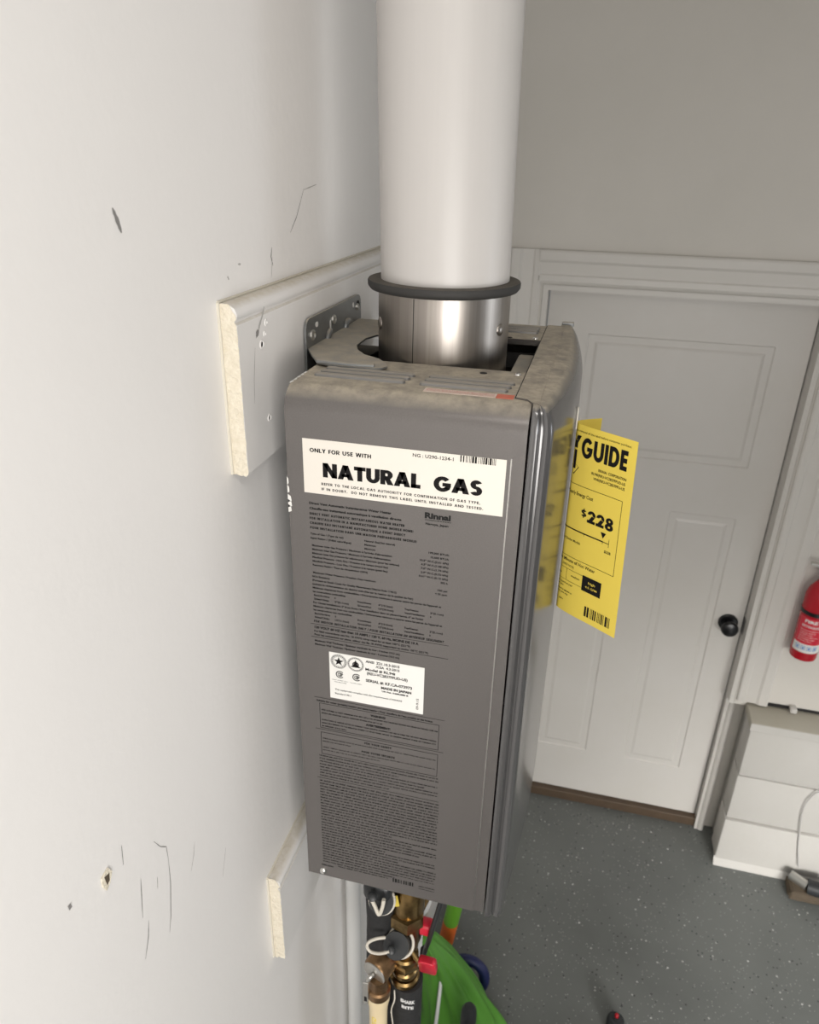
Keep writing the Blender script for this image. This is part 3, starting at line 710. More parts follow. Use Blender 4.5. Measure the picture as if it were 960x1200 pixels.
W = [  # text, x0, x1, z, cap, bold   (millimetres, z above the heater's lower edge)
 ('Direct Vent Automatic Instantaneous Water Heater', 62.4, 138.7, 478.8, 2.1, 1), ('Chauffe-eau instantané automatique à ventilation directe', 62.4, 147.9, 473.7, 2.1, 1),
 ('DIRECT VENT AUTOMATIC INSTANTANEOUS WATER HEATER', 62.4, 150.7, 468.4, 2.3, 1), ('FOR INSTALLATION IN A MANUFACTURED HOME (MOBILE HOME)', 62.4, 158.7, 463.9, 2.3, 1),
 ('CHAUFFE EAU INSTANTANÉ AUTOMATIQUE À ÉVENT DIRECT', 62.4, 151.5, 459.1, 2.3, 1), ('POUR INSTALLATION DANS UNE MAISON PRÉFABRIQUÉE (MOBILE)', 62.4, 162.0, 454.3, 2.3, 1),
 ('Type of Gas / (Type de gaz)', 62.4, 94.1, 448.2, 1.8, 0), ('Natural Gas(Gaz naturel)', 113.9, 142.4, 448.2, 1.7, 0),
 ('Input Rating / (Débit calorifique)', 62.4, 101.4, 443.8, 1.8, 0), ('Maximum', 113.9, 124.6, 444.2, 1.7, 0), ('Minimum', 113.9, 124.1, 440.2, 1.7, 0),
 ('199,000 BTU/h', 173.0, 191.4, 445.1, 1.8, 0), ('15,000 BTU/h', 175.1, 191.4, 440.8, 1.8, 0), ('10.5" W.C.(2.61 kPa)', 165.3, 191.4, 436.6, 1.8, 0),
 ('4.5" W.C.(1.08 kPa)', 166.4, 191.4, 432.6, 1.8, 0), ('7.0" W.C.(1.74 kPa)', 166.4, 191.4, 428.5, 1.8, 0), ('2.9" W.C.(0.72 kPa)', 166.4, 191.4, 424.4, 1.8, 0),
 ('0.61" W.C.(0.15 kPa)', 164.8, 191.4, 420.4, 1.8, 0), ('202 h', 184.8, 191.4, 416.4, 1.8, 0), ('150 psi', 182.5, 191.4, 408.2, 1.8, 0), ('< 55 ppm', 180.3, 191.4, 404.3, 1.8, 0),
 ("Maximum Inlet Gas Pressure / Maximum à l'arrivée d'alimentation", 63.5, 139.6, 436.2, 1.8, 0), ("Minimum Inlet Gas Pressure / Minimum à l'arrivée d'alimentation", 63.5, 138.4, 432.1, 1.8, 0),
 ('Minimum Inlet Gas pressure for adjustments / Minimum (pour les réglages)', 63.5, 146.6, 428.0, 1.8, 0), ('Manifold Pressure - High Fire / Pression à la rampe (grand feu)', 63.5, 136.1, 423.9, 1.8, 0),
 ('Manifold Pressure - Low Fire / Pression à la rampe (petit feu)', 63.5, 135.8, 419.8, 1.8, 0), ('Recovery Rating / Taux de récupération (GPH)', 63.5, 116.9, 415.7, 1.8, 0),
 ("Maximum Water Pressure / Pression d'eau maximum", 63.5, 124.5, 407.5, 1.8, 0), ('NOx Emissions', 62.5, 79.9, 403.2, 1.8, 0),
 ('(Pursuant to South Coast Air Quality Management District Rule 1146.2)', 62.5, 144.3, 399.1, 1.9, 0),
 ("(suivant la réglementation du district sud-côte sur la gestion de la qualité de l'air)", 62.5, 160.2, 395.0, 1.9, 0),
 ("Minimum clearances from combustibles / Dégagements minimum à assurer entre les parois de l'appareil et", 62.5, 186.5, 390.9, 1.9, 0),
 ('les constructions combustibles', 62.5, 95.0, 386.8, 1.9, 0),
 ("For Closet Installations, 6\" from front / Pour installation dans un placard fermé, 6\" en l'avant", 62.5, 170.3, 374.6, 1.9, 0),
 ("Minimum clearances from non combustibles / Dégagements minimum à assurer entre les parois de l'appareil et", 62.5, 188.1, 370.5, 1.9, 0),
 ('les constructions non combustibles', 62.5, 101.0, 366.4, 1.9, 0),
 ('120 VOLT 60 HZ less than 10 AMPS / 120 V, 60 Hz, MOINS DE 10 A', 62.8, 166.5, 346.6, 2.5, 1),
 ('For field connections use No. 18 AWG wires rated for at least 105°C (221°F)', 62.4, 158.5, 342.0, 2.0, 0),
 ('Pour les connexions sur place, utiliser des fils 18 AWG supportant au moins 105°C (221°F)', 62.4, 176.0, 338.0, 2.0, 0),
 ('Maximum Wall Thickness / Épaisseur maximale du mur : 4 inches (10.2 cm)', 62.5, 148.5, 331.0, 2.0, 0),
 ('Maximum Wall Thickness / Épaisseur maximale du mur : 4 pouces (10.2 cm)', 62.5, 148.1, 326.7, 2.0, 0),
 ("Suitable for water (potable) heating and space heating / Pour chauffage de l'eau potable et des locaux", 61.8, 183.5, 257.3, 2.1, 0),
 ('WARNING!', 119.2, 134.8, 250.3, 2.5, 2), ('AVERTISSEMENT!', 114.1, 140.0, 237.3, 2.5, 2), ('FOR YOUR SAFETY', 112.7, 141.5, 212.6, 2.5, 2), ('POUR VOTRE SÉCURITÉ', 109.5, 145.0, 200.6, 2.5, 2),
 ('H50-3204', 59.8, 73.9, 17.6, 2.2, 0), ('Nagoya, Japan', 169.4, 189.6, 473.3, 2.0, 0), ('CORPORATION', 168.7, 191.6, 476.9, 0.9, 0)]
for z0 in (382.8, 362.3):
    c2 = '2"(5.1cm)' if z0 > 370 else '1/2"(1.3cm)'
    W += [('Back/Arrière:', 63.5, 79.2, z0, 1.8, 0), ('0', 84.0, 85.2, z0, 1.8, 0), ('Front/Avant:', 106.7, 120.2, z0, 1.8, 0), ('6"(15.2cm)', 127.2, 141.0, z0, 1.8, 0), ('Top/Dessus:', 152.2, 165.8, z0, 1.8, 0), ('2"(5.1cm)', 176.5, 189.2, z0, 1.8, 0)]
    z1 = z0 - 4.1
    W += [('Sides/Côtés:', 63.5, 78.6, z1, 1.8, 0), (c2, 84.0, 98.0, z1, 1.8, 0), ('Ground/Sol:', 106.7, 120.2, z1, 1.8, 0), ('12"(30.5cm)', 127.2, 141.8, z1, 1.8, 0), ('Vent/Ventilation:', 152.2, 171.5, z1, 1.8, 0), ('0', 176.5, 177.7, z1, 1.8, 0)]
bm = bmesh.new(); FS = fside(.0002)
for t, a, b, z, c, bo in W:
    if t.upper() == t and bo and not any(q in t for q in '0123456789!'): heavy(bm, t, a * mm, b * mm, z * mm, c * mm, FS, .30, .16, .5)
    else: put(bm, t, a * mm, b * mm, z * mm, c * mm, FS, (0.035, .045, .05)[bo])
heavy(bm, 'FOR INDOOR INSTALLATION ONLY / POUR INSTALLATION EN INTÉRIEUR SEULEMENT', .0625, .1905, .3534, .0026, lambda x, z: FS(x + (z - .3534) * .2, z), .27, .15, .5)
put(bm, 'Rinnai', .1685, .1914, .4812, .0050, FS, .05, res=3)
obj('rating_print', bm, 'softink', side, smooth='raw')
bm = bmesh.new(); rnd = random.Random(21)
for z in (350.0, 335.0): quad(bm, .0590, .1953, (z - .22) * mm, (z + .22) * mm, FS)
for z in (261.2, 220.2): quad(bm, .0595, .1953, (z - .22) * mm, (z + .22) * mm, FS)
quad(bm, .0590, .193, .1522, .1527, FS)
frame(bm, .0647, .1901, .2222, .2545, .0005, FS); frame(bm, .0650, .1901, .1868, .2165, .0005, FS)
for z, e, bo in ((246.2, 189, 1), (242.1, 133, 1), (233.3, 188.5, 1), (229.3, 188.5, 1), (225.3, 94, 1), (208.6, 188.5, 0), (204.7, 98, 0), (196.6, 188.5, 0), (192.7, 130, 0)):
    micro(bm, .0668, e * mm, z * mm, .0021 if bo else .0018, FS, rnd, bo)
z = 184.2
for e in (192, 192, 150, 192, 178, 192, 192, 140): micro(bm, .0625, e * mm, z * mm, .0021, FS, rnd, True); z -= 4.0
z = 148.6
while z > 24:
    e = 194 if rnd.random() < .8 else rnd.uniform(130, 185)
    micro(bm, .0617, e * mm, z * mm, .0024, FS, rnd, True); z -= 4.15
micro(bm, .080, .140, .0205, .0022, FS, rnd, True); micro(bm, .146, .193, .0282, .0018, FS, rnd); micro(bm, .1752, .194, .0195, .0020, FS, rnd, True); micro(bm, .1752, .194, .0158, .0018, FS, rnd)
barcode(bm, .1450, .1700, .0165, .0225, FS, rnd, 30)
obj('safety_notice_print', bm, 'softink', side, smooth='raw')

rl = obj('rating_label', (lambda b: prism(b, [(.0769, .2642), (.1732, .2642), (.1732, .3202), (.0769, .3202)], lambda a, c: (a, 0, HZ + c), lambda a, c: (a, -.00035, HZ + c)))(bmesh.new()), 'paper2', wh, label='white serial number label with round seals')
bm = bmesh.new(); FR = fside(.00045)
for t, a, b, z, c, bo in [('ANSI  Z21.10.3-2015', 114.4, 148.6, 316.3, 2.7, 1), ('/CSA  4.3-2015', 124.8, 148.7, 311.9, 2.5, 1), ('Model # RL94i', 114.1, 144.3, 307.0, 2.9, 1), ('(REU-VC2837FFUD-US)', 115.6, 156.9, 302.3, 2.9, 1),
                          ('SERIAL #: KF.CA-073973', 114.5, 161.5, 293.6, 3.1, 1), ('MADE IN JAPAN', 130.2, 160.9, 287.8, 2.7, 2), ('US Pat. 5408,888 B', 131.0, 157.9, 283.6, 1.6, 2),
                          ('This equipment complies with the requirements of ASHRAE', 82.1, 151.7, 275.8, 2.0, 0), ('Standard 90.1', 82.0, 98.9, 270.8, 2.0, 0)]:
    put(bm, t, a * mm, b * mm, z * mm, c * mm, FR, (.015, .035, .055)[bo])
put(bm, '09-9:15', 0, .0135, 0, .0024, lambda a, b: (.1672 - b, -.00045, HZ + .269 + a), .01)
def circ(bm, cx, cz, r, t, a0=0, a1=360, n=36):
    for i in range(n):
        p = math.radians(a0 + (a1 - a0) * i / n); q = math.radians(a0 + (a1 - a0) * (i + 1) / n)
        bm.faces.new([bm.verts.new(FR(cx + R_ * math.cos(A_), cz + R_ * math.sin(A_))) for R_, A_ in ((r, p), (r, q), (r - t, q), (r - t, p))])
for cx in (.0868, .1042):
    circ(bm, cx, .3104, .0083, .00035); 
    for k in range(26):
        a = 2 * PI * k / 26; x = cx + .0071 * math.cos(a); z = .3104 + .0071 * math.sin(a); quad(bm, x - .0005, x + .0005, z - .0006, z + .0006, FR)
circ(bm, .0868, .3104, .0060, .0003)
star = []
for k in range(10):
    r = .0056 if k % 2 == 0 else .0021; a = PI / 2 + 2 * PI * k / 10; star.append((.0868 + r * math.cos(a), .3104 + r * math.sin(a)))
bm.faces.new([bm.verts.new(FR(*p)) for p in star])
bm.faces.new([bm.verts.new(FR(*p)) for p in ((.0985, .3070), (.1018, .3088), (.1042, .3160), (.1066, .3088), (.1099, .3070), (.1066, .3066), (.1042, .3076), (.1018, .3066))])
circ(bm, .1042, .3100, .0034, .0012)
for cx, cz in ((.0878, .2948), (.1051, .2948)):
    circ(bm, cx, cz, .0044, .0010, 40, 320, 24); circ(bm, cx, cz, .0025, .0007, 40, 320, 18)
    put(bm, 'SP', cx - .0008, cx + .0032, cz, .0028, FR, .05)
rnd = random.Random(2)
for a, b, z in ((79.5, 96.5, 287.6), (81.5, 94.5, 285.2), (98.4, 111, 287.4)): micro(bm, a * mm, b * mm, z * mm, .0011, FR, rnd)
obj('label_print', bm, 'ink', rl, smooth='raw')

# ================================================================ YELLOW TAG
tg = thing('energy_cost_tag', 'curled yellow cost guide tag hanging from the front of the water heater', 'tag', (.285, .15, 2.19))
topc = [(.3410, .0950), (.3220, .1080), (.3010, .1215), (.2900, .1300), (.2858, .1345), (.2852, .1385), (.2868, .1425), (.2950, .1485), (.3080, .1560)]
def cr(P, s):
    """arc-length point on a polyline smoothed by Catmull-Rom"""
    return None
def resample(P, n=60):
    Q = []
    for i in range(len(P) - 1):
        p0 = Vector(P[max(i - 1, 0)]); p1 = Vector(P[i]); p2 = Vector(P[i + 1]); p3 = Vector(P[min(i + 2, len(P) - 1)])
        for k in range(8):
            t = k / 8; Q.append(0.5 * ((2 * p1) + (-p0 + p2) * t + (2 * p0 - 5 * p1 + 4 * p2 - p3) * t * t + (-p0 + 3 * p1 - 3 * p2 + p3) * t ** 3))
    Q.append(Vector(P[-1])); L = [0]
    for a, b in zip(Q, Q[1:]): L.append(L[-1] + (b - a).length)
    return Q, L
TQ, TL = resample(topc)
ZTOP, ZBOT, TW = 2.1935, 1.990, .125
def tagpt(u, v, off=0.0):
    """u: metres from the printed sheet's right edge, v: metres below its top"""
    s = min(max(u, 0), TL[-1] - 1e-6); i = 0
    while TL[i + 1] < s: i += 1
    f = (s - TL[i]) / (TL[i + 1] - TL[i]); p = TQ[i].lerp(TQ[i + 1], f); d = (TQ[i + 1] - TQ[i]).normalized()
    nrm = Vector((d.y, -d.x)) * -1
    # the lower part swings a little outward and toward us
    k = v / .2035
    p = p + Vector((.006 * k * (1 - s / .09), -.009 * k * (1 - s / .12)))
    return Vector((p.x - nrm.x * off * -1, p.y - nrm.y * off * -1, ZTOP - v)) if False else Vector((p.x + nrm.x * off, p.y + nrm.y * off, ZTOP - v))
_p = tagpt(.02, .1, .001) - tagpt(.02, .1, 0)
SG = 1 if _p.y < 0 else -1
bm = bmesh.new(); nu, nv = 48, 16; UL = TL[-1]
for sgn, off in ((1, .0001), (-1, -.0001)):
    G = [[bm.verts.new(tagpt(UL * i / nu, .2035 * j / nv, off * SG)) for i in range(nu + 1)] for j in range(nv + 1)]
    for j in range(nv):
        for i in range(nu): bm.faces.new((G[j][i], G[j][i + 1], G[j + 1][i + 1], G[j + 1][i]))
obj('paper_sheet', bm, 'yellow', tg, smooth='raw')
FT = lambda x, z: tagpt(-x, -z, .0004 * SG)      # x from -0.125 (left) to 0 (right edge), z from 0 (top) down
bm = bmesh.new()
def putw(t, x0, x1, z, cap, bold=0.0, res=2): put(bm, t, x0, x1, z, cap, FT, bold, res=res)
putw('Federal law prohibits removal of this label before consumer purchase.', -.090, -.006, -.0062, .0021, .0)
heavy(bm, 'GUIDE', -.0590, -.0085, -.0210, .0195, FT, .27, .09)
heavy(bm, 'Y', -.0715, -.0605, -.0175, .0130, FT, .32)
quad(bm, -.0672, -.0640, -.0450, -.0260, FT); bm.faces.new([bm.verts.new(FT(*p)) for p in ((-.0715, -.0425), (-.0656, -.0395), (-.0597, -.0425), (-.0656, -.0515))])
putw('RINNAI  CORPORATION', -.0375, -.0075, -.0385, .0026, .012)
putw('RL94I(REU-VC2837FFUD-US', -.0445, -.0080, -.0433, .0026, .012)
putw('V94I(REU-VC2837FFU-US', -.0420, -.0080, -.0481, .0026, .012)
frame(bm, -.095, -.0085, -.1390, -.0600, .0004, FT, 24)
putw('Estimated Yearly Energy Cost', -.086, -.0395, -.0690, .0036, .010)
heavy(bm, '$', -.0508, -.0448, -.0865, .0080, FT, .26); heavy(bm, '228', -.0435, -.0150, -.0880, .0128, FT, .27, .08)
bm.faces.new([bm.verts.new(FT(*p)) for p in ((-.0275, -.0985), (-.0215, -.0985), (-.0245, -.1045))])
quad(bm, -.095, -.0240, -.1085, -.1072, FT, 0, 26); quad(bm, -.0240, -.0175, -.1082, -.1076, FT, 0, 3)
for x in (-.0450, -.0245): quad(bm, x, x + .0004, -.1105, -.1075, FT)
quad(bm, -.0178, -.0174, -.1115, -.1030, FT)
putw('$238', -.0215, -.0145, -.1170, .0026, .015)
putw('Cost Range of Similar Models', -.083, -.0480, -.1200, .0025, .008)
putw('Gallons Per Minute of Hot Water', -.086, -.0285, -.1430, .0035, .010)
putw('(ENERGY FACTOR)', -.066, -.0520, -.1490, .0022, .0)
frame(bm, -.095, -.0205, -.1665, -.1530, .0003, FT, 22); quad(bm, -.0600, -.0597, -.1665, -.1530, FT)
putw('low', -.0700, -.0660, -.1600, .0022, .01); putw('medium', -.0540, -.0440, -.1590, .0022, .01)
quad(bm, -.0410, -.0200, -.1690, -.1520, FT, 0, 8)
putw('the actual cost will depend on your', -.086, -.0510, -.1700, .0020, .006); putw('utility rates and use', -.086, -.0620, -.1735, .0020, .006)
rnd = random.Random(8)
for a, z in ((-.050, -.1790), (-.055, -.1825), (-.060, -.1900)): micro(bm, -.088, a, z, .0018, FT, rnd)
barcode(bm, -.0350, -.0060, -.1965, -.1850, FT, rnd, 40)
obj('tag_print', bm, 'ink', tg, smooth='raw')
bm = bmesh.new(); FT2 = lambda x, z: tagpt(-x, -z, .0007 * SG)
put(bm, 'high', -.0340, -.0265, -.1578, .0024, FT2, .015); put(bm, '4.5 GPM', -.0370, -.0240, -.1632, .0022, FT2, .01)
obj('reversed_print', bm, 'yellow', tg, smooth='raw')
bm = bmesh.new(); tube(bm, [(.2846, .132, 2.188), (.2846, .1290, 2.198), (.2846, .130, 2.207), (.2846, .134, 2.209), (.2843, .139, 2.204), (.2846, .139, 2.190)], .0007, 8)
obj('tie_string', bm, 'strap', tg, smooth=60)

# ================================================================ VENT PIPE
VX, VY = 0.142, 0.178
vp = thing('vent_pipe', 'thick white flue pipe rising from the steel collar on the heater', 'pipe', (VX, VY, 2.20))
tilt = Vector((-.022, 0, 1)).normalized()
bm = bmesh.new(); rings = []
lathe(bm, (VX, VY, 2.312), tilt, [(0, .0628), (.35, .0634), (.69, .0636)], 96); obj('pipe_sleeve', bm, 'pipe', vp, smooth=50)
bm = bmesh.new(); lathe(bm, (VX - .001, VY, 2.3025), (0, 0, 1), [(.001, .066), (.0015, .0725), (.0045, .0748), (.0085, .0750), (.0100, .0742), (.0104, .070), (.0104, .062)], 96); obj('rubber_gasket', bm, 'rubber', vp, smooth=50)
bm = bmesh.new(); lathe(bm, (VX, VY, 2.165), (0, 0, 1), [(0, .0652), (.128, .0652), (.1375, .0650), (.1385, .0625)], 96)
co = obj('steel_collar', bm, 'steel', vp, smooth=50, label='bright stainless collar below the rubber ring')
bm = bmesh.new(); a = math.radians(-104); box(bm, VX + .0652 * math.cos(a) - .0003, VX + .0652 * math.cos(a) + .0003, VY + .0652 * math.sin(a) - .0003, VY + .0652 * math.sin(a) + .001, 2.166, 2.302); obj('weld_seam', bm, 'dark', co)
for ang in (-22, -150):
    a = math.radians(ang); d = Vector((math.cos(a), math.sin(a), 0))
    bm = bmesh.new(); lathe(bm, Vector((VX, VY, 2.272)) + d * .0645, d, [(0, .0062), (.0010, .0058), (.0022, .0042), (.0028, .0022), (.0029, 0)], 20); obj('dimple', bm, 'steel', co, smooth=60)

# ================================================================ PIPEWORK BELOW THE HEATER
TOC = Vector((.17, -.6, .78)).normalized()      # roughly toward a person standing in front and looking down
pw = thing('service_valve', 'black capped service valve with a pale strap, nearest the left wall', 'valve', (.10, .10, 1.40), 'isolation valves under the heater')
bm = bmesh.new(); lathe(bm, (.100, .112, 1.655), (0, 0, -1), [(0, .017), (.10, .017), (.105, .021), (.16, .022), (.20, .0205), (.24, .021), (.30, .0215)], 28); obj('valve_body', bm, 'foam', pw, smooth=50)
bm = bmesh.new(); box(bm, .082, .122, .078, .118, 1.522, 1.556, .010, 3); obj('valve_head', bm, 'blackplastic', pw, smooth=50)
bm = bmesh.new(); cyl(bm, (.109, .112, 1.505), (.109, .078, 1.530), .0165, n=28); obj('valve_cap', bm, 'blackplastic', pw, smooth=50)
bm = bmesh.new(); c = Vector((.109, .083, 1.527)); tube(bm, ring_pts(c, (0, -.8, .6), .0165, 14), .0024, 8, True); obj('cap_ring', bm, 'strap', pw, smooth=60)
bm = bmesh.new(); tube(bm, [(.098, .068, 1.548), (.104, .066, 1.536), (.110, .065, 1.523), (.114, .066, 1.535), (.116, .067, 1.551)], .0026, 8); obj('cap_strap', bm, 'strap', pw, smooth=60)
bm = bmesh.new(); lathe(bm, (.099, .072, 1.545), TOC, [(0, .0065), (.006, .0065), (.0075, .004), (.0076, 0)], 16); obj('cap_button', bm, 'blackplastic', pw, smooth=50)

bv = thing('brass_union', 'tarnished brass union with a black strapped cap, joining the hot water line', 'valve', (.136, .115, 1.30), 'isolation valves under the heater')
bm = bmesh.new(); lathe(bm, (.136, .120, 1.655), (0, 0, -1), [(0, .016), (.06, .016), (.062, .020), (.130, .020), (.135, .023), (.170, .0235), (.20, .022), (.235, .021), (.250, .017), (.262, .016)], 28); obj('brass_body', bm, 'brass', bv, smooth=40)
bm = bmesh.new()
for i, (z, r) in enumerate(((1.392, .0195), (1.378, .0215), (1.362, .0190), (1.346, .0215))): lathe(bm, (.136, .112, z), (0, 0, -1), [(0, r * .86), (.003, r), (.010, r), (.013, r * .86)], 6 if i == 1 else 28)
obj('union_nut', bm, 'brass', bv, smooth=40)
bm = bmesh.new(); lathe(bm, (.136, .116, 1.478), (0, 0, -1), [(0, .020), (.002, .0255), (.022, .0255), (.024, .020)], 6); obj('hex_nut', bm, 'brass', bv)
bm = bmesh.new(); cyl(bm, (.131, .110, 1.420), (.129, .084, 1.440), .0175, .0180, n=28); obj('valve_cap', bm, 'blackplastic', bv, smooth=50)
bm = bmesh.new(); tube(bm, ring_pts((.1315, .094, 1.4345), (0, -.8, .6), .0195, 14), .0022, 8, True); obj('cap_ring', bm, 'strap', bv, smooth=60)
bm = bmesh.new(); tube(bm, [(.114, .082, 1.455), (.104, .077, 1.456), (.094, .074, 1.450), (.091, .073, 1.441), (.096, .072, 1.433), (.110, .070, 1.437), (.124, .069, 1.448)], .0022, 8); obj('cap_strap', bm, 'strap', bv, smooth=60)
bm = bmesh.new(); lathe(bm, (.125, .074, 1.444), TOC, [(0, .0062), (.005, .0062), (.0066, .004), (.0067, 0)], 16); obj('cap_button', bm, 'blackplastic', bv, smooth=50)
bm = bmesh.new(); tube(bm, [(.140, .110, 1.412), (.156, .100, 1.400), (.166, .098, 1.398)], .0042, 8); obj('lever_stem', bm, 'brass', bv, smooth=60)
bm = bmesh.new(); prism(bm, rrect(-.0125, .0125, -.0235, .0235, .006, 4), lambda a, b: (.172 + a, .094 + .0 + b * -.35, 1.393 + b), lambda a, b: (.172 + a, .106 + b * -.35, 1.393 + b)); bmesh.ops.bevel(bm, geom=bm.edges[:], offset=.0012, segments=1, affect='EDGES')
obj('lever_handle', bm, 'redplastic', bv, smooth=50, label='large red lever end')

rv = thing('relief_valve', 'bronze pressure relief valve with a round grey disc and small lever', 'valve', (.108, .085, 1.36), None)
A = Vector((.118, .122, 1.386)); B = Vector((.099, .070, 1.384)); dxn = (B - A).normalized()
bm = bmesh.new(); lathe(bm, A, dxn, [(-.006, .012), (.006, .013), (.012, .018), (.022, .0195), (.046, .0200), (.050, .0175)], 32); obj('valve_body', bm, 'brass2', rv, smooth=40)
bm = bmesh.new(); lathe(bm, (.106, .078, 1.376), (0, 0, -1), [(0, .014), (.022, .0145), (.024, .0175), (.036, .0175)], 24); obj('outlet_nut', bm, 'brass2', rv, smooth=40)
bm = bmesh.new(); lathe(bm, A + dxn * .0500, dxn, [(0, .0180), (.0010, .0180), (.0015, .0165), (.0016, 0)], 32); obj('name_disc', bm, 'silver', rv, smooth=40)
tip = A + dxn * .053
bm = bmesh.new(); tube(bm, [tip, tip + Vector((-.003, -.004, 0)), tip + Vector((-.006, -.006, -.006))], .0035, 8); obj('lever_pin', bm, 'silver', rv, smooth=50)
bm = bmesh.new(); box(bm, tip.x - .0125, tip.x - .0045, tip.y - .0095, tip.y - .0075, 1.330, 1.376, .0007, 1); obj('test_lever', bm, 'silver', rv)
bm = bmesh.new(); box(bm, tip.x - .0105, tip.x - .0065, tip.y - .0099, tip.y - .0095, 1.336, 1.346); obj('lever_hole', bm, 'dark', rv)
dp = thing('drain_pipe', 'cream plastic drain pipe dropping from the relief valve', 'pipe', (.106, .078, 0), None)
bm = bmesh.new(); lathe(bm, (.106, .078, 1.342), (0, 0, -1), [(0, .0172), (.014, .0165), (.028, .0140), (.045, .0132), (1.30, .0132)], 24); obj('tube', bm, 'cream', dp, smooth=50)
bm = bmesh.new(); put(bm, 'CPVC 3/4', 0, .030, 0, .006, lambda a, b: (.106 + .0134 * math.sin(b / .0134 - .2), .078 - .0134 * math.cos(b / .0134 - .2), 1.300 - a), .04); quad(bm, .001, .034, -.0050, -.0042, lambda a, b: (.106 + .0134 * math.sin(b / .0134 - .1), .078 - .0134 * math.cos(b / .0134 - .1), 1.300 - a)); obj('pipe_print', bm, 'yellow', dp, smooth='raw')

fp = thing('insulated_pipe', 'black foam insulated pipe with white lettering under the brass union', 'pipe', (.140, .112, 0), 'foam covered water pipes')
bm = bmesh.new(); rr = []
for i in range(28):
    z = 1.335 - i * .049; r = .021 + .0018 * math.sin(i * 2.1) + (.002 if i == 0 else 0)
    rr.append(ring_pts((.140, .112, max(z, .003)), (0, 0, 1), r, 24))
loft(bm, rr); obj('foam_sleeve', bm, 'foam', fp, smooth=50)
FC = lambda a, b: (.140 + .0236 * math.sin(a / .0236 + .30), .112 - .0236 * math.cos(a / .0236 + .30), 1.302 + b - a * .35)
bm = bmesh.new(); put(bm, 'SHARK', -.011, .011, .012, .0070, FC, .05); put(bm, 'BITE', -.009, .009, -.001, .0060, FC, .05); obj('sleeve_lettering', bm, 'whiteplastic', fp, smooth='raw')
bm = bmesh.new(); tube(bm, [(.126, .092, 1.330), (.128, .086, 1.318), (.124, .084, 1.295), (.127, .082, 1.262), (.122, .084, 1.225), (.124, .088, 1.18)], .0011, 6); obj('loose_thread', bm, 'strap', fp, smooth=60)
f2 = thing('insulated_pipe', 'black foam insulated pipe behind the cream drain pipe', 'pipe', (.098, .135, 0), 'foam covered water pipes')
bm = bmesh.new(); cyl(bm, (.098, .128, 1.36), (.098, .140, .003), .021); obj('foam_sleeve', bm, 'foam', f2, smooth=50)
cp = thing('conduit', 'slim white conduit running down the wall behind the valves', 'pipe', (.03, .24, 0))
bm = bmesh.new(); cyl(bm, (.016, .235, 1.518), (.016, .235, .003), .0125); obj('tube', bm, 'whiteplastic', cp, smooth=50)
gp = thing('gas_line', 'white pipe behind the red handles under the heater', 'pipe', (.150, .18, 0))
bm = bmesh.new(); tube(bm, [(.154, .19, 1.659), (.154, .19, 1.50), (.152, .19, 1.45), (.138, .20, 1.38), (.128, .20, 1.30), (.128, .20, .7), (.128, .20, .003)], .0150, 16); obj('tube', bm, 'whiteplastic', gp, smooth=50)
bm = bmesh.new(); box(bm, .147, .172, .112, .132, 1.432, 1.452, .005, 3); obj('small_handle', bm, 'redplastic', gp, smooth=50, label='small red handle')
bm = bmesh.new(); cyl(bm, (.146, .135, 1.440), (.154, .178, 1.438), .006); obj('handle_stem', bm, 'brass', gp, smooth=50)
bm = bmesh.new(); tube(bm, [(.190, .105, 1.659), (.1885, .103, 1.56), (.184, .100, 1.52), (.175, .104, 1.465), (.167, .122, 1.41), (.158, .145, 1.35), (.152, .152, 1.28), (.152, .152, .6), (.152, .155, .004)], .0036, 8)
tag(obj('power_cord', bm, 'blackplastic', smooth=60), 'thin black cord hanging below the heater beside the red handles', 'cord')
bm = bmesh.new(); prism(bm, [(0, 0), (.009, .003), (.012, -.016), (.004, -.020)], lambda a, b: (.118 + a, .094, 1.524 + b), lambda a, b: (.118 + a, .0955, 1.524 + b)); tube(bm, [(.120, .095, 1.522), (.124, .105, 1.535), (.132, .110, 1.540)], .0008, 6)
tag(obj('paper_tag', bm, 'yellow'), 'tiny yellow tag poking out above the brass union', 'tag')

# ================================================================ THINGS ON THE FLOOR
gb = thing('garden_bag', 'bright green fabric bag slumped against the left wall behind the valves', 'bag', (.13, .80, 0))
bm = bmesh.new(); rings = []
rnd = random.Random(3)
for j in range(19):
    t = j / 18; z = .002 + .475 * t
    rt = .040 + .305 * (1 - t) ** .72; w = (rt - .022) / 2 * (1 if t < .85 else 1 - (t - .85) * 3.0); d = .085 * (1 - t) ** .7 + .022; cx = (rt + .022) / 2
    ring = []
    for i in range(72):
        a = 2 * PI * i / 72
        f = .96 + .10 * math.sin(6 * a + 2.6 * t) * (.4 + .6 * t) + .07 * math.sin(11 * a - 5 * t) + .03 * math.sin(17 * a + 9 * t)
        x = max(cx + w * f * math.cos(a), .006)
        ring.append(Vector((x, .78 + d * f * math.sin(a), z)))
    rings.append(ring)
loft(bm, rings); obj('fabric_body', bm, 'green', gb, smooth=80)
bm = bmesh.new(); tube(bm, [(.095, .735, .36), (.098, .690, .31), (.096, .670, .24), (.090, .66, .17)], .005, 8); obj('pale_cord', bm, 'whiteplastic', gb, smooth=60)
fn = thing('foam_tube', 'green and orange foam tube standing behind the green bag', 'tube', (.09, 1.0, 0))
P0 = Vector((.045, .995, .003)); P1 = Vector((.118, .925, .62)); d = P1 - P0
bm = bmesh.new(); cyl(bm, P0, P0 + d * .31, .023); cyl(bm, P0 + d * .485, P1, .023); obj('green_section', bm, 'limefoam', fn, smooth=40)
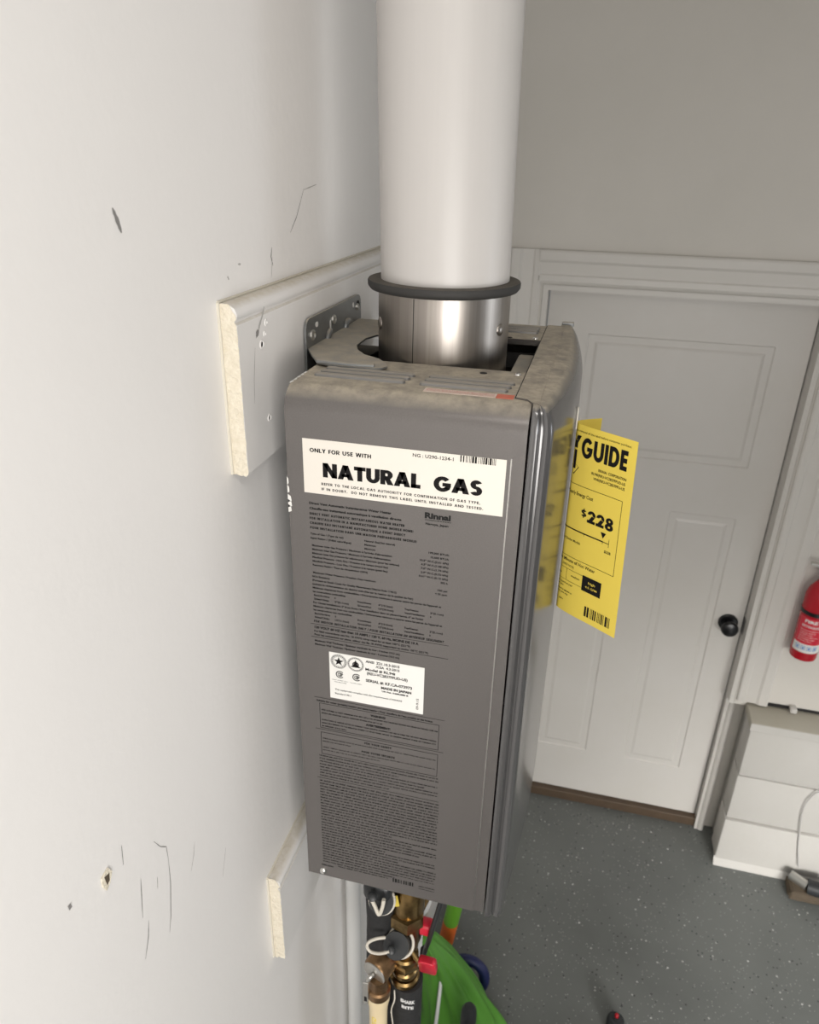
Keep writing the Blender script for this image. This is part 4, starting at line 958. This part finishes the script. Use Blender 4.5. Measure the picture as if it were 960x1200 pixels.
bm = bmesh.new(); cyl(bm, P0 + d * .31, P0 + d * .485, .0233); obj('orange_section', bm, 'orange', fn, smooth=40)
nb = thing('navy_hoop', 'dark navy hoop leaning behind the green bag', 'hoop', (.26, .93, 0))
bm = bmesh.new(); tube(bm, ring_pts((.138, .945, .082), (.15, -1, .25), .062, 20), .017, 10, True); obj('hoop_rim', bm, 'navy', nb, smooth=60)
bm = bmesh.new(); lathe(bm, (.188, .640, .002), Vector((.0, -.0, 1)), [(0, .021), (.40, .021), (.425, .019), (.438, .012), (.440, 0)], 24)
tag(obj('black_handle', bm, 'blackplastic', smooth=50), 'black rounded handle standing in front of the green bag', 'handle')
kb = thing('spray_can', 'small dark can with a red nozzle on the floor at the bottom edge', 'can', (.607, .955, 0))
bm = bmesh.new(); lathe(bm, (.607, .950, .001), (0, 0, 1), [(0, .026), (.055, .026), (.064, .020), (.066, .011), (.072, .011), (.072, 0)], 28); obj('can_body', bm, 'blackplastic', kb, smooth=40)
bm = bmesh.new(); lathe(bm, (.607, .950, .073), (0, 0, 1), [(0, .006), (.009, .006), (.011, .004), (.011, 0)], 16); obj('nozzle', bm, 'ext_red', kb, smooth=40)

# ================================================================ FIRE EXTINGUISHER
fe = thing('fire_extinguisher', 'red fire extinguisher with a printed label hung on the back wall', 'fire extinguisher', (1.085, 1.735, .95))
EX, EY = 1.085, 1.735
bm = bmesh.new(); lathe(bm, (EX, EY, .952), (0, 0, 1), [(0, .030), (.006, .040), (.012, .0415), (.235, .0415), (.258, .036), (.278, .024), (.290, .016), (.300, .015)], 40); obj('cylinder', bm, 'ext_red', fe, smooth=40)
bm = bmesh.new(); lathe(bm, (EX, EY, 1.126), (0, 0, 1), [(0, .0422), (.0002, .0428), (.0138, .0428), (.014, .0422)], 40, cap=False); obj('strap_band', bm, 'knob', fe, smooth=40)
def ecyl(r): return lambda a, b: (EX + r * math.sin(a / r), EY - r * math.cos(a / r), b)
bm = bmesh.new(); quad(bm, -.055, .055, .990, 1.022, ecyl(.0418), 0, 20); lbl = obj('instruction_label', bm, 'paper2', fe, smooth='raw')
bm = bmesh.new(); quad(bm, -.055, .055, 1.022, 1.118, ecyl(.0418), 0, 20); rb2 = obj('red_label', bm, 'redplastic', fe, smooth='raw')
bm = bmesh.new()
for x in (-.036, -.018, 0.0, .018): frame(bm, x - .007, x + .007, 1.000, 1.016, .0016, ecyl(.0421), 2); quad(bm, x - .003, x + .003, 1.003, 1.012, ecyl(.0421))
obj('pictograms', bm, 'blue', lbl, smooth='raw')
bm = bmesh.new(); put(bm, 'FIRE', -.034, .006, 1.106, .010, ecyl(.0421), .04); put(bm, 'EXTINGUISHER', -.040, .034, 1.088, .008, ecyl(.0421), .03)
rnd = random.Random(5)
for k in range(6): micro(bm, -.042, .02 - .01 * (k % 3), 1.074 - k * .008, .0035, ecyl(.0421), rnd)
obj('label_print', bm, 'paper2', rb2, smooth='raw')
bm = bmesh.new(); lathe(bm, (EX, EY, 1.250), (0, 0, 1), [(0, .016), (.012, .018), (.014, .013), (.034, .013), (.034, 0)], 20); obj('valve_head', bm, 'knob', fe, smooth=40)
bm = bmesh.new(); prism(bm, [(-.052, .010), (-.050, .016), (.03, .004), (.085, .008), (.085, .002), (.03, -.004)], lambda a, b: (EX + a, EY - .009, 1.285 + b), lambda a, b: (EX + a, EY + .009, 1.285 + b)); obj('squeeze_lever', bm, 'silver', fe)
bm = bmesh.new(); prism(bm, [(-.02, .0), (.03, -.004), (.08, -.018), (.08, -.022), (.03, -.010), (-.02, -.006)], lambda a, b: (EX + a, EY - .009, 1.275 + b), lambda a, b: (EX + a, EY + .009, 1.275 + b)); obj('carry_handle', bm, 'silver', fe)
obj('wall_hook', BX(EX - .012, EX + .012, EY + .012, WY, 1.262, 1.270, .001), 'silver', fe)
